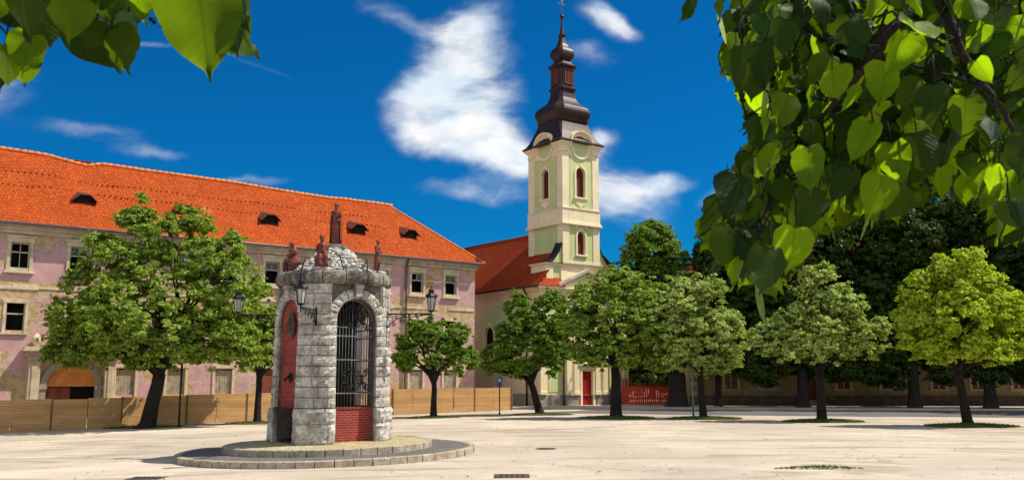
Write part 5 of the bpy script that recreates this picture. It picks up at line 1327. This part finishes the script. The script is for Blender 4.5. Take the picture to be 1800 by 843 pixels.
for i, (px, py, rx, lab) in enumerate([(257, 750, 2.2, 'largest dark linden'), (452, 743, 1.9, 'narrow linden beside the pavilion'), (762, 733, 1.6, 'small round linden'), (950, 728, 2.0, 'linden at the fence end'), (1083, 734, 2.2, 'linden beside the church door'), (1237, 735, 2.1, 'pale topped linden'), (1445, 740, 2.1, 'silvery green linden'), (1703, 748, 2.2, 'yellow green linden')]):
    b = ground(px, py); mound(b.x, b.y - .2, rx, 1.5, .07); grass('grass', b.x, b.y - .2, rx, 1.45, 2600 if i > 3 else 1500, .14 if i > 3 else .10, 'round patch of short grass around the trunk of the ' + lab, 70 + i)
b = ground(1440, 823); grass('grass', b.x, b.y, 1.15, .16, 420, .055, 'thin strip of weeds growing in a crack of the square near the bottom right', 90)

# ------------------------------------------------------------------ posts, covers, litter
def sign_post(px, py, top_py, mat, label, sign=None, r=.04):
    b = ground(px, py); t = at(px, top_py, b.y).z - b.z; root = empty('sign_post', b, 0, label, 'sign post')
    mb = MB(); mb.tube([(0, 0, -.1), (0, 0, t)], r, 8); mb.lathe([(r * 1.8, 0), (r * 1.8, .06), (r, .1)], 10); mb.build('pole', mat, root)
    if sign:
        mb = MB(); mb.box(-.17, .17, -.07, -.045, t - .62, t - .04); mb.build('sign_plate', M['sheet_metal'], root)
        mb = MB(); mb.box(-.145, .145, -.074, -.071, t - .60, t - .06); mb.build('sign_face', M['sign_blue'], root)
        mb = MB(); mb.box(-.09, .09, -.079, -.075, t - .35, t - .12); mb.build('white_field', M['white_paint'], root)
    else:
        mb = MB(); mb.lathe([(r * 1.2, t), (r * 1.2, t + .03), (.005, t + .06)], 8); mb.build('cap', mat, root)
    return root
sign_post(314, 750, 640, M['post_dark'], 'slim dark post standing between the largest linden and the pavilion', None, .055)
sign_post(878, 727, 661, M['post_dark'], 'dark post with a small blue sign near the end of the plank fence', True)
sign_post(1219, 736, 640, M['post_green'], 'slim teal post at the edge of the grass beside the pale topped linden', None, .055)
def cover(px, py, rx, ry, rnd, label):
    b = ground(px, py); root = empty('manhole_cover', (b.x, b.y, gz(b.x)), 0, label, 'manhole cover')
    mb = MB()
    if rnd: mb.lathe([(rx, 0), (rx, .008), (rx * .9, .01), (.02, .01)], 28, smooth=False, sy=ry / rx)
    else: mb.box(-rx, rx, -ry, ry, 0, .012)
    mb.build('frame', M['manhole'], root, .0)
    mb = MB()
    for i in range(5): x = -rx * .6 + i * rx * .3; mb.box(x - .02, x + .02, -ry * .6, ry * .6, .012, .02)
    mb.build('ribs', M['iron'], root)
cover(960, 788, .35, .35, True, 'round iron cover in the middle of the square right of the steps')
cover(900, 836, .42, .42, False, 'square iron cover at the bottom centre edge of the picture')
cover(258, 840, .42, .36, False, 'square iron cover at the bottom left in front of the steps')
lit = [(935, 836, 'beside the bottom centre iron cover'), (1308, 834, 'left of the crack with weeds'), (1052, 830, 'between the bottom centre iron cover and the weeds'), (1180, 824, 'alone in the open middle of the square'), (820, 838, 'in front of the steps, left of the bottom centre cover')]
for i, (px, py, wh) in enumerate(lit):
    b = ground(px, py); mb = MB(); V = [(b.x + random.uniform(-.09, .09), b.y + random.uniform(-.09, .09), gz(b.x) + .012 + random.uniform(0, .03)) for _ in range(5)]
    mb.add(V, [(0, 1, 2), (0, 2, 3), (0, 3, 4)]); mb.build('paper_scrap', M['litter'], None, label='scrap of blue paper ' + wh, cat='litter', group='blue scraps on the square')
# scattered fallen leaves and pebbles
rg = np.random.default_rng(5); n = 900; x = rg.uniform(-22, 24, n); y = rg.uniform(18, 52, n); z = np.array([gz(v) for v in x]) + .01; a = rg.uniform(0, 6.28, n); s = rg.uniform(.015, .045, n)
v = [np.stack([x + s * np.cos(a + q), y + s * np.sin(a + q), z + rg.uniform(0, .02, n)], 1) for q in (0, 1.7, 3.1, 4.6)]
tag(np_mesh('fallen_leaves', np.stack(v, 1).reshape(-1, 3), np.arange(4 * n).reshape(-1, 4), M['dead_leaf']), 'dry leaves and grit scattered over the pale square', 'fallen leaves', None, 'stuff')

# ------------------------------------------------------------------ near linden branches hanging over the camera
def near_leaf_mat(name, dark, light, tr):
    m = bpy.data.materials.new(name); m.use_nodes = True; t = m.node_tree; t.nodes.clear()
    g_ = N(t, 'ShaderNodeNewGeometry'); rnd = g_.outputs['Random Per Island']; uvn = uvcoord(t)
    sp = N(t, 'ShaderNodeSeparateXYZ'); t.links.new(uvn, sp.inputs[0])
    ax = math_(t, 'ABSOLUTE', sp.outputs[0])
    # side veins rising from the midrib
    fr_ = math_(t, 'FRACT', math_(t, 'MULTIPLY', math_(t, 'SUBTRACT', sp.outputs[1], math_(t, 'MULTIPLY', ax, .75)), 8.0))
    vein = smooth(t, math_(t, 'ABSOLUTE', math_(t, 'SUBTRACT', fr_, .5)), .02, .10, 1, 0)
    mid = smooth(t, ax, .008, .03, 1, 0); vein = math_(t, 'MAXIMUM', math_(t, 'MULTIPLY', vein, .55), mid)
    base = mixc(t, rnd, dark, light); base = mixc(t, g_.outputs['Backfacing'], base, scale_c(light, 1.2)); base = mixc(t, math_(t, 'MULTIPLY', vein, .5), base, scale_c(light, 1.7))
    base = mixc(t, smooth(t, noise(t, ocoord(t), 18, 4), .35, .7, 0, .4), base, scale_c(dark, .8))
    d = N(t, 'ShaderNodeBsdfPrincipled'); d.inputs['Roughness'].default_value = .55; d.inputs['Specular IOR Level'].default_value = .14; t.links.new(base, d.inputs['Base Color'])
    trn = N(t, 'ShaderNodeBsdfTranslucent'); t.links.new(mixc(t, math_(t, 'MULTIPLY', vein, .45), mixc(t, math_(t, 'POWER', rnd, 1.8), scale_c(tr, .25), scale_c(tr, 1.5)), scale_c(tr, .3)), trn.inputs[0])
    bm = N(t, 'ShaderNodeBump'); bm.inputs['Strength'].default_value = .5; bm.inputs['Distance'].default_value = .002; t.links.new(vein, bm.inputs['Height']); t.links.new(bm.outputs[0], d.inputs['Normal'])
    mxs = N(t, 'ShaderNodeMixShader'); t.links.new(math_(t, 'MULTIPLY_ADD', rnd, .50, .12), mxs.inputs[0]); t.links.new(d.outputs[0], mxs.inputs[1]); t.links.new(trn.outputs[0], mxs.inputs[2])
    o = N(t, 'ShaderNodeOutputMaterial'); t.links.new(mxs.outputs[0], o.inputs[0]); return m
NL = near_leaf_mat('near_linden_leaves', (.003, .016, .001), (.012, .052, .002), (.34, .54, .004))
BR = basic('linden_bract', (.19, .25, .045), .7, .3, 20)
TW = basic('near_twig_bark', (.009, .007, .005), .9, .4, 60, .5, .002, 120)
HW = [0.0, .32, .46, .52, .54, .535, .515, .48, .43, .365, .275, .165, .055, 0.0]
TT = [0.03, .0, .035, .10, .18, .27, .36, .45, .54, .63, .72, .80, .88, 1.0]
TWN = basic('near_bark', (.022, .016, .012), .95, .6, 14, 1.0, .02, 55)
class Leaves:
    def __init__(s): s.V = []; s.F = []; s.U = []; s.n = 0; s.tw = MB(); s.br = MB(); s.fruit = MB()
    def leaf(s, base, tip_dir, nrm, size, curl=.15, fold=.25, asym=None):
        t = np.array(tip_dir, float); t /= np.linalg.norm(t); nv = np.array(nrm, float); nv -= t * nv.dot(t); l = np.linalg.norm(nv)
        if l < .05: nv = np.cross(t, [1, .2, .1]); l = np.linalg.norm(nv)
        nv /= l; b = np.cross(t, nv); base = np.array(base, float); m = len(HW); asym = RNG.uniform(-.10, .10) if asym is None else asym; wid = RNG.uniform(.70, .92)
        tooth = RNG.uniform(-.035, .035, (m, 2)); wv = RNG.uniform(-.04, .04, (m, 2)); bend = RNG.uniform(-.16, .16); wob_ = RNG.uniform(0, .07); wph = RNG.uniform(0, 6)
        rows = []
        for i in range(m):
            q = TT[i]; c = -curl * q * q; row = []
            for side in (-1, -.5, 0, .5, 1):
                w = HW[i] * (1 + asym * side) ; x = side * w * (1 + (tooth[i, int(side > 0)] if abs(side) == 1 else 0))
                qq = q - (.06 * abs(side) if i == 1 else 0)
                h = c - fold * abs(x) ** 1.3 + wob_ * math.sin(9 * q + 4 * side + wph) * abs(side) + (wv[i, int(side > 0)] if abs(side) == 1 else 0)
                row.append(base + (t * qq * 1.08 + b * (x * wid + bend * q * q) + nv * h) * size); s.U.append((x, q))
            rows.append(row)
        o = len(s.V) and s.n
        s.V.extend(np.array(rows).reshape(-1, 3)); 
        for i in range(m - 1):
            for j in range(4): a = s.n + i * 5 + j; s.F.append((a, a + 1, a + 6, a + 5))
        s.n += m * 5
    def petiole(s, a, b, r=.0011): 
        a = Vector(a); b = Vector(b); m_ = (a + b) / 2 + Vector((RNG.uniform(-.01, .01), RNG.uniform(-.01, .01), .008)); s.tw.tube([a, m_, b], r, 4)
    def bract(s, base, L=.08):
        d = Vector((RNG.uniform(-.5, .5), RNG.uniform(-.5, .5), -1)).normalized(); n_ = Vector((RNG.normal(), RNG.normal(), .3)).normalized(); side = d.cross(n_).normalized(); b = Vector(base); V = []; F = []
        for i, w in enumerate((.05, .12, .14, .13, .10, .03)): q = i / 5; c = b + d * L * q; V += [c - side * w * L * .8, c + side * w * L * .8]
        for i in range(5): F.append((2 * i, 2 * i + 1, 2 * i + 3, 2 * i + 2))
        s.br.add(V, F); m_ = b + d * L * .5; e = m_ + Vector((RNG.uniform(-.02, .02), RNG.uniform(-.02, .02), -L * .7)); s.tw.tube([m_, e], .0006, 3)
        for k in range(5):
            f = e + Vector((RNG.uniform(-.014, .014), RNG.uniform(-.014, .014), RNG.uniform(-.018, .006))); s.tw.tube([e, f], .0005, 3)
            s.fruit.M = Matrix.Translation(f); s.fruit.lathe([(.0005, -.0035), (.003, -.0015), (.003, .0015), (.0005, .0035)], 6)
    def build(s, parent):
        np_mesh('foliage', np.array(s.V), np.array(s.F), NL, parent, np.array(s.U), True)
        s.tw.build('twigs', TW, parent, uv=False, kind='stuff')
        if s.br.v: s.br.build('bracts', BR, parent, uv=False, kind='stuff')
        if s.fruit.v: s.fruit.build('fruit', TW, parent, uv=False, kind='stuff')
def inpoly(x, y, P):
    c = False; j = len(P) - 1
    for i in range(len(P)):
        if (P[i][1] > y) != (P[j][1] > y) and x < (P[j][0] - P[i][0]) * (y - P[i][1]) / (P[j][1] - P[i][1] + 1e-9) + P[i][0]: c = not c
        j = i
    return c
def W3(px, py, dist):
    d = Vector(ray(px, py)).normalized(); return Vector((0, 0, EYE)) + d * dist
# right tree
rt = empty('near_linden_tree', (8.2, 2.2, gz(8.2)), 0, 'near linden whose large sunlit leaves hang into the upper right corner', 'tree', 'near lindens hanging over the camera'); inv = Matrix.Translation(-rt.location)
LV = Leaves()
POLY = [(1262, -40), (1282, 60), (1270, 110), (1305, 170), (1320, 220), (1305, 280), (1285, 320), (1240, 390), (1225, 430), (1262, 470), (1300, 500), (1350, 530), (1395, 470), (1425, 425), (1470, 400), (1520, 395), (1580, 385), (1630, 335), (1680, 345), (1705, 360), (1740, 350), (1765, 445), (1800, 430), (1860, 440), (1870, -40)]
# limbs and twigs
limbs = [[(1900, -420, 3.6), (1760, -180, 2.4), (1640, -25, 1.75), (1570, 50, 1.65), (1524, 118, 1.65), (1440, 210, 2.0), (1380, 300, 2.2), (1330, 400, 2.1)],
         [(1900, -420, 3.6), (1700, -120, 2.3), (1650, 0, 1.7), (1680, 72, 1.65), (1722, 140, 1.65), (1760, 190, 1.7), (1782, 235, 1.75), (1790, 330, 2.6)],
         [(1600, 20, 1.7), (1500, 90, 2.1), (1480, 130, 3.0), (1400, 180, 2.9)], [(1680, 70, 1.66), (1625, 60, 1.9), (1560, 150, 2.8), (1540, 260, 2.8)],
         [(1722, 140, 1.66), (1800, 150, 2.7), (1900, 180, 2.8)], [(1760, -180, 3.0), (1500, -90, 2.6), (1350, -30, 2.3), (1290, 60, 2.2), (1300, 120, 2.2)], [(1500, -90, 2.6), (1330, -60, 2.0), (1225, -20, 1.9)],
         [(1720, 140, 2.6), (1660, 220, 2.7), (1620, 290, 2.7)]]
mb = MB(); anchors = []
for i, L in enumerate(limbs):
    pts = [W3(*p) - rt.location for p in L]; r0 = .0085 if i < 2 else .0045
    fine = []
    for a, b in zip(pts, pts[1:]):
        for q in range(4): fine.append(a.lerp(b, q / 4) + Vector([RNG.normal(0, .0022) for _ in range(3)]))
    fine.append(pts[-1]); mb.tube(fine, [r0 * (1 - .8 * k / (len(fine) - 1)) + .0012 for k in range(len(fine))], 7); anchors += fine
tw_ends = []
for q in range(60):          # drooping side twigs through the depth of the spray
    a = anchors[RNG.integers(0, len(anchors))]
    while True:
        px, py = RNG.uniform(1240, 1850), RNG.uniform(-80, 420)
        if py < 0 or inpoly(px, py, POLY): break
    e = W3(px, py, RNG.uniform(1.9, 4.6)) - rt.location
    if (e - a).length > 2.4: continue
    m1 = a.lerp(e, .35) + Vector((RNG.normal(0, .04), RNG.normal(0, .04), .10)); m2 = a.lerp(e, .72) + Vector((RNG.normal(0, .03), RNG.normal(0, .03), .06))
    mb.tube([a, m1, m2, e], [.0032, .0026, .0018, .0009], 5); tw_ends += [m1.lerp(m2, .5), m2, m2.lerp(e, .5), e]
anchors += tw_ends
J0 = W3(1900, -420, 3.6) - rt.location
tp = [Vector((0, 0, -.2)), Vector((0, 0, .05)), Vector((.02, 0, .5)), Vector((-.02, .03, 1.4)), Vector((.03, .05, 2.4)), Vector((-.1, .05, 3.4)), Vector((-.5, .1, 4.3)), J0.lerp(Vector((-.5, .1, 4.3)), .55) + Vector((0, 0, .35)), J0.lerp(Vector((-.5, .1, 4.3)), .25) + Vector((0, 0, .2)), J0]
mb.tube(tp, [.42, .34, .26, .23, .215, .20, .14, .08, .045, .022], 18)
mb.tube([(.03, .05, 2.3), (.4, .1, 3.6), (.9, .4, 5.2), (1.2, .5, 6.8)], [.17, .15, .10, .03], 12); mb.tube([(0, .05, 2.8), (.1, -.7, 4.0), (.2, -1.5, 5.0)], [.14, .10, .03], 10)
mb.build('branches', TWN, rt)
cnt = 0; tries = 0
def hang(LV, px, py, dist, size, root_loc, anchors):
    p = W3(px, py, dist) - root_loc
    az = RNG.normal(-math.pi / 2, 1.15); tip = np.array([RNG.normal(0, .5), RNG.normal(0, .5), -1]); nm = np.array([math.cos(az), math.sin(az), RNG.uniform(-.1, .75)]) * (1 if RNG.random() < .8 else -1)
    LV.leaf(p, tip, nm, size, RNG.uniform(-.1, .5), RNG.uniform(.1, .8))
    if anchors:
        a = min(anchors, key=lambda q: (q - p).length_squared)
        if (a - p).length < .7: LV.petiole(a if (a - p).length < .12 else p + Vector((RNG.normal(0, .02), RNG.normal(0, .02), .06)), p)
for (cnt_max, d0, d1, s0, s1, inset) in ((700, 3.2, 4.8, .075, .13, 0), (760, 2.4, 3.4, .055, .105, 0), (520, 1.9, 2.5, .045, .085, 15), (60, 1.5, 1.9, .04, .07, 20)):
    c = 0
    while c < cnt_max:
        px, py = RNG.uniform(1225, 1860), RNG.uniform(-60, 470)
        size = RNG.uniform(s0, s1); dist = RNG.uniform(d0, d1); hpx = size / dist * FPX
        if not (inpoly(px, py, POLY) and inpoly(px, py + hpx * .85, POLY) and inpoly(px - hpx * .3, py + hpx * .4, POLY)): continue
        # thin the cover where the sky shows through
        if d1 < 3 and math.sin(px * .021 + 1) * math.cos(py * .027) > .72: continue
        hang(LV, px, py, dist, size, rt.location, anchors); c += 1
        if c % 22 == 0: LV.bract(W3(px + 20, py + 10, dist) - rt.location, RNG.uniform(.06, .09))
# rest of the crown, unseen above and right, added to shade the spray
for c in range(420):
    px, py = RNG.uniform(1300, 2700), RNG.uniform(-1000, 500)
    if px < 1880 and py > -200: continue
    hang(LV, px, py, RNG.uniform(2.2, 5.0), RNG.uniform(.10, .14), rt.location, None)
# big leaves that draw the outline
OUT = [(1310, 25, 1300, 170, 1.45, .45), (1345, 60, 1350, 165, 1.5, .2), (1330, 110, 1318, 185, 1.55, 0), (1225, 0, 1197, 42, 1.7, .9), (1268, 0, 1268, 45, 1.6, .7), (1420, 190, 1425, 350, 1.4, .1), (1350, 190, 1330, 300, 1.5, .3), (1590, 170, 1640, 320, 1.6, -.2), (1560, 280, 1530, 395, 1.6, .1),
       (1305, 290, 1290, 400, 1.5, .4), (1275, 350, 1228, 430, 1.6, .7), (1360, 370, 1345, 525, 1.35, .2), (1290, 400, 1262, 478, 1.6, .2), (1400, 385, 1385, 490, 1.5, -.1), (1330, 450, 1300, 505, 1.7, .6), (1330, 420, 1318, 480, 1.6, -.6), (1440, 330, 1410, 420, 1.7, .3),
       (1770, 330, 1765, 440, 1.6, .6), (1740, 290, 1720, 350, 1.8, .3), (1800, 300, 1790, 380, 1.7, 0), (1500, 300, 1470, 370, 1.7, .3), (1660, 250, 1665, 325, 1.8, .2), (1600, 330, 1555, 395, 1.8, .1), (1640, 100, 1650, 240, 1.5, .1), (1700, 140, 1690, 260, 1.5, -.3), (1810, 230, 1800, 330, 1.3, .1), (1540, 200, 1500, 300, 1.5, .2)]
def drawn(LV, lst, loc, k=1.0, cap=92):
    for (x0, y0, x1, y1, d, tw_) in lst:
        ln_px = math.hypot(x1 - x0, y1 - y0); q_ = min(1, cap / ln_px); x0, y0 = x1 + (x0 - x1) * q_, y1 + (y0 - y1) * q_
        a = W3(x0, y0, d); b = W3(x1, y1, d * RNG.uniform(.97, 1.03)); v_ = b - a; nm = np.array([math.sin(tw_ * 1.4), -math.cos(tw_ * 1.4), .25])
        LV.leaf(a - loc, v_, nm, v_.length / 1.08 * k * .93, RNG.uniform(.05, .2), RNG.uniform(.15, .4)); LV.petiole(a - loc + Vector((RNG.uniform(-.01, .01), .01, .05)), a - loc, .0014)
drawn(LV, OUT, rt.location)
for (px, py) in ((1262, 20), (1330, 500), (1350, 140), (1640, 240)): LV.bract(W3(px, py, 1.7) - rt.location, .07)
LV.build(rt)
# left tree
lt = empty('near_linden_tree', (-7.2, 0.2, gz(-7.2)), 0, 'near linden with a few dark leaves hanging into the upper left corner', 'tree', 'near lindens hanging over the camera')
LV = Leaves(); mb = MB()
mb.tube([Vector((0, 0, -.2)), Vector((0, 0, .4)), Vector((.05, .05, 2.2)), Vector((.6, .1, 3.4)), W3(-500, -500, 2.2) - lt.location, W3(-150, -120, 1.7) - lt.location, W3(100, -60, 1.5) - lt.location, W3(330, -30, 1.4) - lt.location, W3(400, -10, 1.4) - lt.location], [.36, .24, .21, .18, .035, .012, .006, .003, .0015], 12)
mb.tube([W3(-150, -120, 1.7) - lt.location, W3(-40, 0, 1.6) - lt.location, W3(20, 70, 1.6) - lt.location], [.008, .003, .0012], 6)
mb.build('branches', TWN, lt)
OUTL = [(345, -45, 372, 165, 1.15, .1), (400, -60, 442, 95, 1.3, .75), (300, -70, 300, 60, 1.35, -.2), (120, -80, 90, 95, 1.3, .1), (40, -70, 20, 85, 1.25, -.1), (-30, -60, -20, 60, 1.3, .1), (180, -70, 200, 60, 1.35, .3), (230, -50, 245, 55, 1.4, -.2), (235, 0, 205, 70, 1.5, .6), (70, 0, 85, 95, 1.5, .3), (150, 20, 215, 140, 1.45, .35), (165, 40, 190, 105, 1.5, -.6),
        (30, 85, 48, 168, 1.5, .1), (10, 80, 25, 160, 1.5, .8), (-20, 90, 5, 172, 1.5, .2), (360, -20, 400, 60, 1.3, .9), (0, -30, 60, 70, 1.6, .4), (140, -40, 150, 50, 1.6, .1), (395, 30, 470, 108, 1.35, 1.0), (265, -60, 290, 20, 1.6, .2), (170, 35, 150, 95, 1.4, .5), (195, 50, 222, 138, 1.4, -.3), (225, 20, 240, 100, 1.45, .9), (185, 20, 205, 110, 1.5, .8), (400, -10, 430, 120, 1.2, .5), (380, -40, 448, 60, 1.25, .3), (330, -30, 350, 110, 1.3, -.5), (55, 60, 30, 140, 1.45, .4), (90, -20, 120, 70, 1.35, .4)]
drawn(LV, OUTL, lt.location, 1.0, 230)
for c in range(260):
    px, py = RNG.uniform(-1100, 470), RNG.uniform(-900, 40)
    if px > -60 and py > -100: continue
    hang(LV, px, py, RNG.uniform(1.4, 3.0), RNG.uniform(.09, .13), lt.location, None)
for (px, py) in ((300, -60),): LV.bract(W3(px, py, 1.4) - lt.location, .07)
LV.build(lt)
